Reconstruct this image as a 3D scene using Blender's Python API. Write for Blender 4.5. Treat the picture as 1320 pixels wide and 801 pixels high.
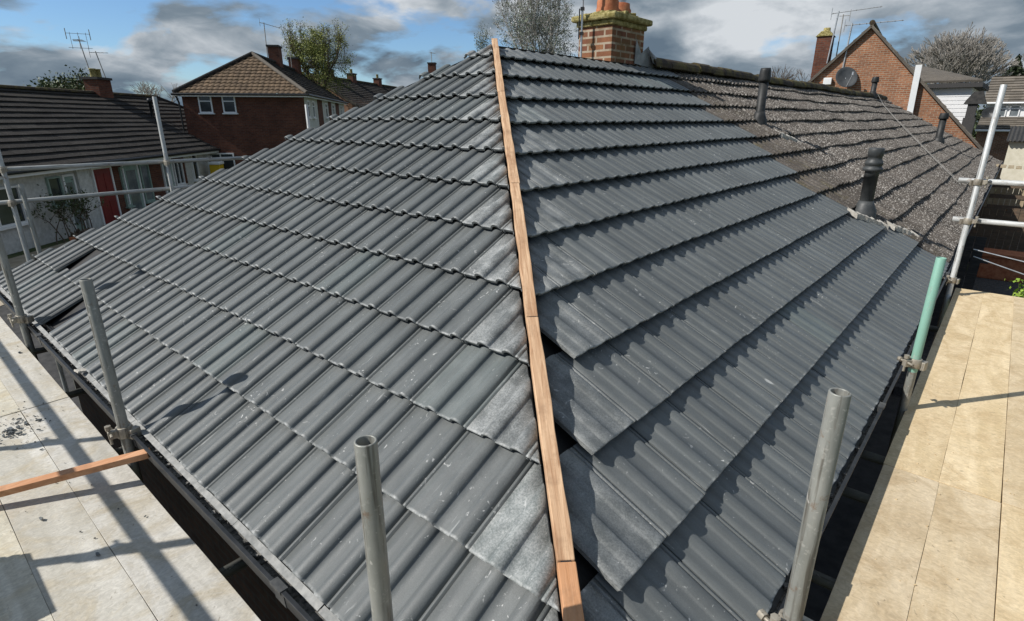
import bpy, bmesh, math, random
from mathutils import Vector, Matrix
rad = math.radians
rnd = random.Random(7)
scene = bpy.context.scene
for o in list(bpy.data.objects):
    bpy.data.objects.remove(o)
COL = scene.collection

# ------------------------------------------------------------------ camera, sky, sun, exposure
cam_d = bpy.data.cameras.new('camera')
cam = bpy.data.objects.new('camera', cam_d)
COL.objects.link(cam)
cam.location = (-0.6913, -0.3502, 1.4206)
cam.rotation_euler = (rad(90 - 18.966), 0, rad(40.934 - 90))
cam_d.sensor_fit = 'HORIZONTAL'
cam_d.sensor_width = 36
cam_d.lens = 720.96 / 1320 * 36
cam_d.clip_start = 0.05
cam_d.clip_end = 2000
scene.camera = cam

SUN_AZ = rad(143.5)      # direction towards the sun, from +X
SUN_EL = rad(43)
world = bpy.data.worlds.new('World')
scene.world = world
world.use_nodes = True
wn, wl = world.node_tree.nodes, world.node_tree.links
wn.clear()
def wnode(t, **k):
    n = wn.new(t)
    for a, b in k.items():
        setattr(n, a, b)
    return n
def wmath(op, a, b=None, c=None):
    n = wnode('ShaderNodeMath', operation=op)
    for i, v in enumerate((a, b, c)):
        if v is None: continue
        if isinstance(v, (int, float)): n.inputs[i].default_value = v
        else: wl.new(v, n.inputs[i])
    return n.outputs[0]
def wramp(fac, stops):
    n = wnode('ShaderNodeValToRGB')
    el = n.color_ramp.elements
    while len(el) < len(stops): el.new(0.5)
    for e, (p, c) in zip(el, stops):
        e.position = p; e.color = (*c, 1) if len(c) == 3 else c
    wl.new(fac, n.inputs[0])
    return n.outputs[0]
sky = wnode('ShaderNodeTexSky', sky_type='NISHITA')
sky.sun_disc = False
sky.sun_elevation = SUN_EL
sky.sun_rotation = math.atan2(math.cos(SUN_AZ), math.sin(SUN_AZ)) % (2 * math.pi)
sky.air_density = 1.0; sky.dust_density = 0.25; sky.ozone_density = 2.5
tc = wnode('ShaderNodeTexCoord')
sp = wnode('ShaderNodeSeparateXYZ'); wl.new(tc.outputs['Generated'], sp.inputs[0])
zc = wmath('ADD', wmath('MAXIMUM', sp.outputs[2], 0.0), 0.33)
cx = wmath('DIVIDE', sp.outputs[0], zc); cy = wmath('DIVIDE', sp.outputs[1], zc)
cb = wnode('ShaderNodeCombineXYZ'); wl.new(cx, cb.inputs[0]); wl.new(cy, cb.inputs[1]); cb.inputs[2].default_value = 3.7
def wnoise(scale, detail, rough, off=0.0, dist=0.0):
    n = wnode('ShaderNodeTexNoise'); n.inputs['Scale'].default_value = scale
    n.inputs['Detail'].default_value = detail; n.inputs['Roughness'].default_value = rough
    n.inputs['Distortion'].default_value = dist
    m = wnode('ShaderNodeVectorMath', operation='ADD'); wl.new(cb.outputs[0], m.inputs[0]); m.inputs[1].default_value = (off, off * .7, off * .3)
    wl.new(m.outputs[0], n.inputs['Vector'])
    return n.outputs[0]
cover = wramp(wnoise(1.9, 8, 0.54, 7.4, 0.25), [(0.42, (0, 0, 0)), (0.50, (1, 1, 1))])
shade = wmath('ADD', wmath('MULTIPLY', wnoise(1.7, 4, 0.5, 11.3, .3), 0.6), wmath('MULTIPLY', wnoise(4.2, 8, 0.56, 5.5, .3), 0.4))
ccol = wramp(shade, [(0.39, (1.25, 1.75, 2.3)), (0.47, (2.0, 2.55, 3.1)), (0.53, (3.5, 4.0, 4.5)), (0.62, (6.6, 6.95, 7.3))])
mixw = wnode('ShaderNodeMix', data_type='RGBA')
wl.new(cover, mixw.inputs[0]); tint = wnode('ShaderNodeMix', data_type='RGBA', blend_type='MULTIPLY'); tint.inputs[0].default_value = 1; wl.new(sky.outputs[0], tint.inputs[6]); tint.inputs[7].default_value = (.80, 1.0, 1.22, 1); wl.new(tint.outputs[2], mixw.inputs[6]); wl.new(ccol, mixw.inputs[7])
bg = wnode('ShaderNodeBackground'); bg.inputs[1].default_value = 0.1
wl.new(mixw.outputs[2], bg.inputs[0])
wout = wnode('ShaderNodeOutputWorld'); wl.new(bg.outputs[0], wout.inputs[0])

sun_d = bpy.data.lights.new('sun', 'SUN')
sun_d.energy = 5.0; sun_d.angle = rad(0.53); sun_d.color = (1.0, 0.96, 0.90)
sun = bpy.data.objects.new('sun', sun_d); COL.objects.link(sun)
sun.location = (-12, 9, 14)
ldir = -Vector((math.cos(SUN_EL) * math.cos(SUN_AZ), math.cos(SUN_EL) * math.sin(SUN_AZ), math.sin(SUN_EL)))
sun.rotation_euler = ldir.to_track_quat('-Z', 'Y').to_euler()
vs = scene.view_settings
vs.view_transform = 'Standard'; vs.look = 'None'; vs.exposure = 0.0; vs.gamma = 1.0; vs.use_curve_mapping = False

# ------------------------------------------------------------------ materials
class NT:
    def __init__(s, name):
        s.m = bpy.data.materials.new(name); s.m.use_nodes = True
        s.n = s.m.node_tree.nodes; s.l = s.m.node_tree.links
        s.b = s.n['Principled BSDF']
    def node(s, t, **k):
        n = s.n.new(t)
        for a, b in k.items(): setattr(n, a, b)
        return n
    def set(s, sock, v):
        if isinstance(v, bpy.types.NodeSocket): s.l.new(v, sock)
        elif isinstance(v, (tuple, list)) and len(v) == 3 and sock.type == 'RGBA': sock.default_value = (*v, 1)
        else: sock.default_value = v
    def coord(s, scale=(1, 1, 1), rnd_off=True):
        t = s.node('ShaderNodeTexCoord').outputs['Object']
        if rnd_off:
            oi = s.node('ShaderNodeObjectInfo').outputs['Random']
            mu = s.node('ShaderNodeVectorMath', operation='MULTIPLY_ADD')
            cbx = s.node('ShaderNodeCombineXYZ')
            for i in range(3): s.l.new(oi, cbx.inputs[i])
            s.l.new(cbx.outputs[0], mu.inputs[0]); mu.inputs[1].default_value = (37, 53, 71); s.l.new(t, mu.inputs[2])
            t = mu.outputs[0]
        m = s.node('ShaderNodeVectorMath', operation='MULTIPLY'); s.l.new(t, m.inputs[0]); m.inputs[1].default_value = scale
        return m.outputs[0]
    def noise(s, vec, scale, detail=4, rough=.55, dist=0):
        n = s.node('ShaderNodeTexNoise'); s.l.new(vec, n.inputs['Vector'])
        n.inputs['Scale'].default_value = scale; n.inputs['Detail'].default_value = detail
        n.inputs['Roughness'].default_value = rough; n.inputs['Distortion'].default_value = dist
        return n.outputs[0]
    def voro(s, vec, scale, feature='F1', out='Distance'):
        n = s.node('ShaderNodeTexVoronoi', feature=feature); s.l.new(vec, n.inputs['Vector']); n.inputs['Scale'].default_value = scale
        return n.outputs[out]
    def ramp(s, fac, stops, interp='LINEAR'):
        n = s.node('ShaderNodeValToRGB'); el = n.color_ramp.elements; n.color_ramp.interpolation = interp
        while len(el) < len(stops): el.new(0.5)
        for e, (p, c) in zip(el, stops):
            if isinstance(c, (int, float)): c = (c, c, c)
            e.position = p; e.color = (*c, 1)
        s.l.new(fac, n.inputs[0])
        return n.outputs[0]
    def mix(s, fac, a, b, blend='MIX'):
        n = s.node('ShaderNodeMix', data_type='RGBA', blend_type=blend)
        s.set(n.inputs[0], fac); s.set(n.inputs[6], a); s.set(n.inputs[7], b)
        return n.outputs[2]
    def math(s, op, a, b=0.0):
        n = s.node('ShaderNodeMath', operation=op); s.set(n.inputs[0], a); s.set(n.inputs[1], b)
        return n.outputs[0]
    def attr(s, name):
        n = s.node('ShaderNodeAttribute', attribute_name=name)
        q = s.node('ShaderNodeSeparateColor'); s.l.new(n.outputs['Color'], q.inputs[0])
        return q.outputs
    def bump(s, h, strength=.3, dist=.01):
        n = s.node('ShaderNodeBump'); n.inputs['Strength'].default_value = strength; n.inputs['Distance'].default_value = dist
        s.l.new(h, n.inputs['Height']); s.l.new(n.outputs[0], s.b.inputs['Normal'])
    def done(s, color, rough=.6, metal=0.0, spec=.5):
        s.set(s.b.inputs['Base Color'], color); s.set(s.b.inputs['Roughness'], rough)
        s.set(s.b.inputs['Metallic'], metal); s.set(s.b.inputs['Specular IOR Level'], spec)
        return s.m

def simple(name, c1, c2, scale=6, rough=.7, stretch=(1, 1, 1), bump=.15, metal=0.0, detail=5, spec=.4, lo=.35, hi=.65):
    t = NT(name); v = t.coord(stretch)
    f = t.noise(v, scale, detail, .6)
    c = t.ramp(f, [(lo, c1), (hi, c2)])
    if bump: t.bump(t.noise(v, scale * 4, 4, .6), bump, .01)
    return t.done(c, rough, metal, spec)

def m_new_tile(name, st):
    t = NT(name); v = t.coord(rnd_off=False); vst = t.coord(st, rnd_off=False)
    a = t.attr('tint')
    big = t.noise(v, 1.7, 5, .6)
    base = t.ramp(big, [(.3, (.106, .115, .115)), (.7, (.128, .138, .137))])
    tl = t.ramp(a[0], [(0, .90), (.5, .98), (.85, 1.03), (1, 1.09)])
    base = t.mix(1, base, tl, 'MULTIPLY')
    green = t.ramp(a[0], [(.94, 0), (.98, .22)])
    base = t.mix(green, base, (.105, .150, .140))
    # fine sandy grain
    g = t.noise(v, 420, 2, .5)
    base = t.mix(1, base, t.ramp(g, [(.3, .84), (.7, 1.14)]), 'MULTIPLY')
    # cutting dust on the tiles cut at the hip, and light handling scuffs
    dn = t.math('MULTIPLY', t.noise(v, 160, 4, .75), t.noise(v, 9, 4, .6))
    dust = t.math('MULTIPLY', a[1], t.ramp(dn, [(.17, .04), (.36, 1)]))
    base = t.mix(t.math('MULTIPLY', dust, .68), base, (.47, .48, .47))
    film = t.ramp(t.noise(v, 3.2, 6, .65), [(.52, 0), (.76, .20)])
    base = t.mix(film, base, (.21, .225, .223))
    sc = t.noise(v, 22, 3, .5, 2.5); sc2 = t.noise(v, 2.6, 2, .5)
    scuff = t.math('MULTIPLY', t.ramp(sc, [(.665, 0), (.71, 1)]), t.ramp(sc2, [(.47, 0), (.62, .75)]))
    base = t.mix(scuff, base, (.60, .60, .58))
    spk = t.ramp(t.noise(v, 75, 1, .5), [(.785, 0), (.82, .6)])
    base = t.mix(spk, base, (.6, .6, .58))
    base = t.mix(1, base, t.ramp(t.noise(vst, 3.0, 6, .65), [(.3, .84), (.7, 1.14)]), 'MULTIPLY')
    wear = t.math('MULTIPLY', a[2], t.ramp(t.noise(v, 26, 5, .7), [(.46, .10), (.62, .9)]))
    base = t.mix(wear, base, (.40, .41, .40))
    mk = t.math('MULTIPLY', t.ramp(t.noise(vst, 5.5, 3, .5, .6), [(.66, 0), (.73, 1)]), t.ramp(t.noise(v, 4.3, 3, .6), [(.48, 0), (.64, .5)]))
    base = t.mix(mk, base, (.50, .51, .50))
    t.bump(t.noise(v, 300, 3, .6), .22, .004)
    return t.done(base, t.ramp(t.noise(v, 7, 4, .6), [(.3, .42), (.7, .60)]), 0, .5)

def m_old_tile(name, c1, c2, lich, amount, moss, spec=.3, scale=1.0):
    t = NT(name); v = t.coord(rnd_off=False); a = t.attr('tint')
    base = t.ramp(t.noise(v, 2.2, 6, .65), [(.3, c1), (.7, c2)])
    base = t.mix(1, base, t.ramp(a[0], [(0, .75), (1, 1.2)]), 'MULTIPLY')
    mo = t.ramp(t.noise(v, 5, 6, .7), [(.5, 0), (.68, 1)])
    base = t.mix(t.math('MULTIPLY', mo, a[2]), base, moss)
    big = t.ramp(t.noise(v, .8, 4, .6), [(.3, .55), (.6, 1)])
    l1 = t.ramp(t.noise(v, 62 * scale, 3, .62), [(amount, 0), (amount + .05, 1)])
    l2 = t.ramp(t.noise(v, 27 * scale, 4, .6), [(amount + .03, 0), (amount + .09, .8)])
    l = t.math('MULTIPLY', t.math('MAXIMUM', l1, l2), big)
    l = t.math('MULTIPLY', l, t.math('SUBTRACT', 1.0, t.math('MULTIPLY', a[2], .75)))
    base = t.mix(l, base, lich)
    t.bump(t.noise(v, 90, 4, .7), .5, .012)
    return t.done(base, .85, 0, spec)

def m_brick(name, c1, c2, mortar, axis='sum', scale=1.0, soot=None, msize=.011):
    t = NT(name)
    q = t.node('ShaderNodeSeparateXYZ'); t.l.new(t.coord(rnd_off=False), q.inputs[0])
    cbx = t.node('ShaderNodeCombineXYZ')
    t.l.new(t.math('ADD', q.outputs[0], q.outputs[1]), cbx.inputs[0]); t.l.new(q.outputs[2], cbx.inputs[1])
    b = t.node('ShaderNodeTexBrick'); t.l.new(cbx.outputs[0], b.inputs['Vector'])
    b.inputs['Scale'].default_value = 1.0 / scale
    b.inputs['Brick Width'].default_value = .225; b.inputs['Row Height'].default_value = .075
    b.inputs['Mortar Size'].default_value = msize; b.inputs['Mortar Smooth'].default_value = .3; b.inputs['Bias'].default_value = 0
    b.inputs['Color1'].default_value = (*c1, 1); b.inputs['Color2'].default_value = (*c2, 1); b.inputs['Mortar'].default_value = (*mortar, 1)
    v = t.coord(rnd_off=False)
    c = t.mix(1, b.outputs[0], t.ramp(t.noise(v, 1.3, 6, .65), [(.3, .7), (.7, 1.2)]), 'MULTIPLY')
    c = t.mix(1, c, t.ramp(t.noise(v, 14, 3, .6), [(.3, .8), (.7, 1.15)]), 'MULTIPLY')
    if soot:
        c = t.mix(t.ramp(t.noise(v, 4.5, 5, .65), [(.47, 0), (.64, .8)]), c, soot)
    t.bump(b.outputs[1], -.6, .02)
    return t.done(c, .88, 0, .2)

def m_board(name, ca, cb_, cstain, ax):
    t = NT(name)
    st = (1.0, 6.0, 6.0) if ax == 'x' else (6.0, 1.0, 6.0)
    v = t.coord(st); v2 = t.coord((1, 1, 1))
    f = t.noise(v, .9, 7, .62, 1.4)
    base = t.ramp(f, [(.34, ca), (.64, cb_)])
    sw = t.noise(v2, 4.5, 8, .68, 1.1)
    base = t.mix(t.ramp(sw, [(.46, 0), (.66, .85)]), base, cstain)
    flake = t.noise(t.coord((1.6, 1, 1) if ax == 'x' else (1, 1.6, 1)), 38, 5, .65, 1.2)
    base = t.mix(1, base, t.ramp(flake, [(.3, .80), (.7, 1.15)]), 'MULTIPLY')
    dk = t.ramp(t.noise(v2, 12, 4, .55, 3.0), [(.68, 0), (.72, .55)])
    base = t.mix(dk, base, (.20, .16, .11))
    oi = t.node('ShaderNodeObjectInfo').outputs['Random']
    base = t.mix(1, base, t.ramp(oi, [(0, (.88, .88, .90)), (1, (1.08, 1.06, 1.0))]), 'MULTIPLY')
    t.bump(t.math('ADD', flake, f), .30, .004)
    return t.done(base, .82, 0, .25)

def m_timber(name, c1, c2, ax):
    t = NT(name)
    st = {'x': (1, 9, 9), 'y': (9, 1, 9), 'd': (1, 1, 1)}[ax]
    v = t.coord(st)
    if ax == 'd':      # grain along the hip
        ds = []
        for vec in ((.707 * 22, -.707 * 22, 0), (.707 * .8, .707 * .8, .9), (0, 0, 1.5)):
            dn = t.node('ShaderNodeVectorMath', operation='DOT_PRODUCT'); t.l.new(v, dn.inputs[0]); dn.inputs[1].default_value = vec; ds.append(dn.outputs['Value'])
        cbx = t.node('ShaderNodeCombineXYZ')
        for i in range(3): t.l.new(ds[i], cbx.inputs[i])
        v = cbx.outputs[0]
    base = t.ramp(t.noise(v, 2.6, 6, .6, 1.0), [(.32, c1), (.68, c2)])
    v2 = t.coord()
    base = t.mix(t.ramp(t.noise(v2, 9, 4, .65), [(.52, 0), (.72, .55)]), base, (.23, .13, .075))
    kn = t.ramp(t.voro(v2, 3.1), [(.05, .85), (.10, 0)])
    base = t.mix(kn, base, (.12, .055, .025))
    t.bump(t.noise(v, 9, 4, .6), .35, .004)
    return t.done(base, .75, 0, .3)

def m_steel(name, c1, c2, paint=None, metal=.55):
    t = NT(name); v = t.coord((1, 1, .25)); v2 = t.coord()
    base = t.ramp(t.noise(v, 16, 6, .65), [(.3, c1), (.7, c2)])
    streak = t.ramp(t.noise(t.coord((1, 1, .06)), 60, 3, .6), [(.54, 0), (.66, .75)])
    base = t.mix(streak, base, (.09, .078, .060))
    mott = t.ramp(t.noise(v2, 55, 4, .6), [(.58, 0), (.68, .5)])
    base = t.mix(mott, base, (.42, .41, .37))
    rust = t.ramp(t.noise(v2, 19, 6, .7), [(.60, 0), (.70, .7)])
    base = t.mix(rust, base, (.17, .085, .035))
    spl = t.ramp(t.noise(v2, 34, 3, .5, .8), [(.68, 0), (.71, .8)])
    base = t.mix(spl, base, (.52, .50, .46))
    met = metal
    if paint:
        pm = t.ramp(t.noise(v, 14, 7, .72), [(.54, 1), (.64, .1)])
        base = t.mix(pm, base, paint); met = .1
    t.bump(t.noise(v2, 120, 3, .6), .12, .002)
    return t.done(base, t.ramp(t.noise(v2, 30, 3, .5), [(.3, .42), (.7, .62)]), met, .5)

M = {}
M['tile'] = m_new_tile('new_concrete_tile', (1, 10, 2))
M['tiler'] = m_new_tile('new_concrete_tile_side', (10, 1, 2))
M['oldtile'] = m_old_tile('lichened_concrete_tile', (.060, .051, .043), (.115, .099, .085), (.50, .465, .42), .56, (.090, .077, .046))
M['dtile'] = m_old_tile('dark_weathered_tile', (.021, .019, .018), (.046, .041, .037), (.24, .24, .23), .63, (.075, .062, .028), scale=.7)
M['ptile'] = m_old_tile('brown_pantile', (.082, .055, .036), (.128, .086, .052), (.22, .18, .10), .60, (.12, .10, .03))
M['gtile'] = m_old_tile('grey_brown_tile', (.12, .105, .088), (.19, .165, .135), (.30, .28, .25), .62, (.09, .08, .04))
M['ridge'] = simple('mossy_ridge_tile', (.035, .024, .017), (.13, .105, .030), 5, .9, bump=.6, lo=.42, hi=.66)
M['brickred'] = m_brick('red_brown_brick', (.30, .135, .070), (.20, .085, .048), (.33, .28, .22))
M['brickdark'] = m_brick('dark_red_brick', (.165, .058, .033), (.10, .036, .024), (.11, .08, .065))
M['brickshade'] = m_brick('shade_darkened_brick', (.075, .042, .028), (.05, .03, .022), (.06, .05, .042))  # brown brick darkened: the shade under the eaves is in its colour
M['brickgable'] = m_brick('orange_brown_brick', (.36, .155, .078), (.25, .105, .056), (.34, .27, .20), msize=.012)
M['brickchim'] = m_brick('stock_chimney_brick', (.34, .155, .072), (.20, .080, .050), (.46, .38, .28), soot=(.16, .10, .045), msize=.013)
M['render'] = simple('grey_white_render', (.46, .46, .43), (.62, .62, .59), 9, .9, bump=.4)
M['white'] = simple('white_upvc', (.74, .75, .75), (.82, .82, .81), 3, .4, bump=0)
M['whiteclad'] = simple('white_cladding', (.74, .75, .76), (.82, .82, .82), 3, .55, bump=.05)
M['black'] = simple('black_plastic', (.012, .013, .014), (.030, .031, .032), 9, .42, bump=.1)
M['lip'] = simple('dusty_black_plastic', (.030, .032, .034), (.085, .085, .082), 16, .55, bump=.15)
M['membrane'] = simple('black_membrane', (.008, .008, .009), (.018, .018, .018), 12, .6, bump=.3)
M['strip'] = simple('grey_eaves_felt', (.20, .205, .20), (.36, .36, .345), 22, .7, bump=.2)
M['grit'] = simple('grey_grit', (.05, .05, .048), (.30, .29, .27), 60, .95, bump=.7, detail=6)
M['glass'] = simple('window_glass', (.018, .024, .028), (.05, .06, .065), 1.5, .08, bump=0, spec=.8)
M['glassl'] = simple('net_curtained_glass', (.10, .12, .13), (.22, .24, .25), 2, .12, bump=0, spec=.8)
M['mint'] = simple('pale_green_paint', (.22, .31, .27), (.30, .39, .34), 4, .5, bump=.05)
M['red'] = simple('dark_red_paint', (.16, .012, .014), (.21, .02, .02), 4, .4, bump=.05)
M['terra'] = simple('terracotta', (.34, .105, .045), (.48, .19, .09), 12, .8, bump=.3)
M['slab'] = simple('mossy_concrete_slab', (.19, .155, .045), (.42, .36, .16), 18, .95, bump=.8, lo=.40, hi=.62)
M['lead'] = simple('lead_sheet', (.20, .205, .21), (.34, .345, .35), 9, .55, bump=.3, metal=.2)
M['mortar'] = simple('pale_mortar', (.42, .39, .34), (.58, .55, .49), 18, .95, bump=.6)
M['ventblk'] = simple('weathered_black_pipe', (.012, .013, .013), (.032, .033, .033), 10, .55, bump=.15)
M['ventgry'] = simple('dark_grey_pipe', (.036, .040, .042), (.065, .069, .070), 10, .5, bump=.1)
M['steel'] = m_steel('galvanised_tube', (.20, .205, .185), (.33, .33, .30), metal=.3)
M['steelb'] = m_steel('bright_galvanised_tube', (.50, .51, .50), (.68, .69, .68), metal=.35)
M['steelm'] = m_steel('dull_galvanised_tube', (.33, .34, .33), (.48, .49, .47), metal=.35)
M['steelg'] = m_steel('green_painted_tube', (.33, .33, .30), (.44, .44, .41), paint=(.24, .45, .36))
M['coupler'] = m_steel('rusty_zinc_fitting', (.24, .21, .17), (.48, .44, .36), metal=.4)
M['boardl'] = m_board('pale_scaffold_board', (.48, .455, .39), (.66, .635, .57), (.48, .42, .31), 'y')
M['boardr'] = m_board('yellow_scaffold_board', (.56, .44, .27), (.71, .585, .40), (.49, .37, .22), 'x')
M['bandsteel'] = simple('board_end_band', (.30, .29, .27), (.45, .43, .40), 20, .5, metal=.5)
M['hipwood'] = m_timber('pale_sawn_batten', (.37, .20, .105), (.70, .48, .30), 'd')
M['redwood'] = m_timber('treated_orange_batten', (.46, .215, .105), (.62, .35, .20), 'x')
M['offcut'] = m_timber('orange_sawn_offcut', (.48, .225, .10), (.60, .33, .18), 'd')
M['oldwood'] = m_timber('weathered_garden_timber', (.075, .055, .040), (.15, .11, .075), 'x')
M['benchwood'] = m_timber('bleached_bench_timber', (.30, .24, .15), (.44, .36, .24), 'x')
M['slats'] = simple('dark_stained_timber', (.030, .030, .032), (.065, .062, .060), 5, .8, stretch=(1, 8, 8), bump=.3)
M['deckfelt'] = simple('dark_felt', (.03, .03, .03), (.06, .058, .056), 7, .9, bump=.3)
M['cream'] = simple('cream_boards', (.58, .54, .42), (.68, .64, .52), 5, .7)
M['bark'] = simple('brown_bark', (.070, .052, .036), (.15, .115, .085), 14, .95, bump=.6)
M['palebark'] = simple('pale_bark', (.22, .20, .175), (.40, .375, .34), 12, .9, bump=.4)
M['leafspring'] = simple('spring_leaf', (.15, .18, .034), (.27, .29, .08), .9, .7, bump=0)
M['leafgrey'] = simple('silver_green_leaf', (.10, .13, .075), (.26, .29, .22), 1.6, .65, bump=0)
M['leafblossom'] = simple('pale_catkin', (.38, .39, .40), (.56, .56, .57), 2, .7, bump=0)
M['leafdark'] = simple('dark_green_leaf', (.035, .055, .018), (.075, .10, .032), 1.3, .6, bump=0)
M['leaflime'] = simple('lime_green_leaf', (.19, .32, .03), (.34, .48, .08), 9, .55, bump=0)
M['conifer'] = simple('conifer_green', (.018, .030, .014), (.045, .06, .026), 2, .8, bump=0)
M['grass'] = simple('rough_grass', (.040, .062, .018), (.085, .10, .036), .8, .95, bump=.5)
M['paving'] = simple('sandy_paving', (.30, .25, .18), (.42, .36, .27), 3, .9, bump=.3)
M['patio'] = simple('brown_brick_paving', (.10, .082, .070), (.17, .14, .12), 4, .9, bump=.3)
M['yellow'] = simple('yellow_plastic', (.62, .40, .012), (.70, .47, .03), 4, .5, bump=0)
M['pink'] = simple('faded_pink_cloth', (.42, .10, .12), (.55, .22, .22), 6, .8, bump=0)
M['dish'] = simple('dark_grey_dish', (.055, .060, .064), (.085, .09, .094), 5, .5, bump=0)
M['alu'] = simple('dull_aluminium', (.42, .43, .44), (.58, .59, .60), 8, .4, metal=.6, bump=0)
M['wire'] = simple('grey_cable', (.25, .24, .22), (.34, .33, .31), 9, .7, bump=0)

# ------------------------------------------------------------------ mesh helpers
class MB:
    def __init__(s): s.v = []; s.f = []; s.sm = []
    def add(s, vs_, fs, smooth=False):
        o = len(s.v); s.v += [tuple(x) for x in vs_]
        for f in fs: s.f.append([i + o for i in f]); s.sm.append(smooth)
        return s
    def box(s, c, d, rz=0.0, mat=None):
        x, y, z = d[0] / 2, d[1] / 2, d[2] / 2
        pts = [Vector(q) for q in ((-x, -y, -z), (x, -y, -z), (x, y, -z), (-x, y, -z), (-x, -y, z), (x, -y, z), (x, y, z), (-x, y, z))]
        m = Matrix.Translation(c) @ (mat if mat else Matrix.Rotation(rz, 4, 'Z'))
        return s.add([m @ q for q in pts], [(0, 3, 2, 1), (4, 5, 6, 7), (0, 1, 5, 4), (1, 2, 6, 5), (2, 3, 7, 6), (3, 0, 4, 7)])
    def b2(s, a, b):
        return s.box([(a[i] + b[i]) / 2 for i in range(3)], [abs(b[i] - a[i]) for i in range(3)])
    def quad(s, *p): return s.add(p, [tuple(range(len(p)))])
    def beam(s, p0, p1, w, h, up=(0, 0, 1)):
        p0, p1 = Vector(p0), Vector(p1); d = (p1 - p0); L = d.length; d.normalize()
        sx = d.cross(Vector(up)).normalized(); u = sx.cross(d)
        pts = []
        for q in (p0, p1):
            for a, b in ((-1, -1), (1, -1), (1, 1), (-1, 1)): pts.append(q + sx * (a * w / 2) + u * (b * h / 2))
        return s.add(pts, [(0, 1, 2, 3), (7, 6, 5, 4), (0, 4, 5, 1), (1, 5, 6, 2), (2, 6, 7, 3), (3, 7, 4, 0)])
    def tube(s, p0, p1, r0, r1=None, seg=12, cap=True):
        r1 = r0 if r1 is None else r1
        p0, p1 = Vector(p0), Vector(p1); d = (p1 - p0)
        if d.length < 1e-6: return s
        d.normalize(); a = Vector((0, 0, 1)) if abs(d.z) < .9 else Vector((1, 0, 0))
        sx = d.cross(a).normalized(); sy = d.cross(sx)
        pts = []
        for q, r in ((p0, r0), (p1, r1)):
            for i in range(seg):
                t = 2 * math.pi * i / seg; pts.append(q + sx * (r * math.cos(t)) + sy * (r * math.sin(t)))
        s.add(pts, [(i, i + seg, (i + 1) % seg + seg, (i + 1) % seg) for i in range(seg)], True)
        if cap:
            s.add(pts[:seg], [tuple(range(seg))]); s.add(pts[seg:], [tuple(range(seg - 1, -1, -1))])
        return s
    def lathe(s, prof, o=(0, 0, 0), seg=20, mat=None):
        pts = []; o = Vector(o)
        for r, z in prof:
            for i in range(seg):
                t = 2 * math.pi * i / seg; p = Vector((r * math.cos(t), r * math.sin(t), z))
                pts.append(o + (mat @ p if mat else p))
        fs = []
        for k in range(len(prof) - 1):
            for i in range(seg):
                j = (i + 1) % seg; fs.append((k * seg + i, k * seg + j, (k + 1) * seg + j, (k + 1) * seg + i))
        return s.add(pts, fs, True)
    def extrude(s, poly, axis, a, b):
        # poly: 2-D points in the other two axes
        def mk(p, t):
            return {'x': (t, p[0], p[1]), 'y': (p[0], t, p[1]), 'z': (p[0], p[1], t)}[axis]
        n = len(poly)
        return s.add([mk(p, a) for p in poly] + [mk(p, b) for p in poly],
                     [tuple(range(n - 1, -1, -1)), tuple(range(n, 2 * n))] + [(i, (i + 1) % n, (i + 1) % n + n, i + n) for i in range(n)])
    def obj(s, name, mat, parent=None, world=False, bevel=0, autosm=True):
        me = bpy.data.meshes.new(name); me.from_pydata(s.v, [], s.f); me.update()
        bm = bmesh.new(); bm.from_mesh(me); bmesh.ops.recalc_face_normals(bm, faces=bm.faces); bm.to_mesh(me); bm.free()
        me.polygons.foreach_set('use_smooth', s.sm)
        me.materials.append(M[mat] if isinstance(mat, str) else mat)
        o = link(name, me, parent, world)
        if bevel:
            b = o.modifiers.new('bevel', 'BEVEL'); b.width = bevel; b.segments = 2; b.limit_method = 'ANGLE'
        return o

WM = {}
def link(name, me, parent=None, world=False):
    o = bpy.data.objects.new(name, me); COL.objects.link(o)
    if parent:
        o.parent = parent
        pw = WM.get(parent.name, Matrix.Identity(4))
        if world:
            o.matrix_parent_inverse = pw.inverted(); WM[o.name] = Matrix.Identity(4)
        else: WM[o.name] = pw
    return o
def tag(o, label=None, cat=None, group=None, kind=None):
    if label: o['label'] = label
    if cat: o['category'] = cat
    if group: o['group'] = group
    if kind: o['kind'] = kind
    return o
def thing(name, label, cat, loc=(0, 0, 0), rz=0.0, group=None):
    o = bpy.data.objects.new(name, None); COL.objects.link(o); o.empty_display_size = .3
    o.location = loc; o.rotation_euler = (0, 0, rz)
    WM[o.name] = Matrix.Translation(loc) @ Matrix.Rotation(rz, 4, 'Z')
    return tag(o, label, cat, group)

# tile surface. A: unit vector across (to a tile's right), S: up the slope, N: normal
_P = [0, .035, .069, .0725, .076, .0795, .083, .090, .097, .104, .111, .118, .124, .129, .133, .1365]
ROLL_Q = _P + [.139 + q for q in _P] + [.2778, .2788, .284, .2848, .296, .297, .302]
def roll_h(q):
    h = 0.0
    p = q % .139 if q < .2779 else .139
    if p < .070: h = -.001 * math.sin(math.pi * p / .070)
    elif p < .084: h = .0130 * (.5 - .5 * math.cos(math.pi * (p - .070) / .014))
    elif p < .104: h = .0130 + .0065 * math.sin(math.pi / 2 * (p - .084) / .020)
    else: h = .0195 * math.sqrt(max(0, 1 - ((p - .104) / .035) ** 2))
    if .2785 < q < .2845: h = -.010
    elif .2845 <= q < .2965: h = .0035
    elif q >= .2965: h = -.006
    return h
def pan_h(q): return .028 * (.5 - .5 * math.cos(2 * math.pi * q / .302))
def flat_h(q): return 0.0
PROF = {'roll': (ROLL_Q, roll_h), 'pan': ([0, .05, .1, .15, .2, .25, .302], pan_h), 'flat': ([0, .302], flat_h)}
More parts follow.
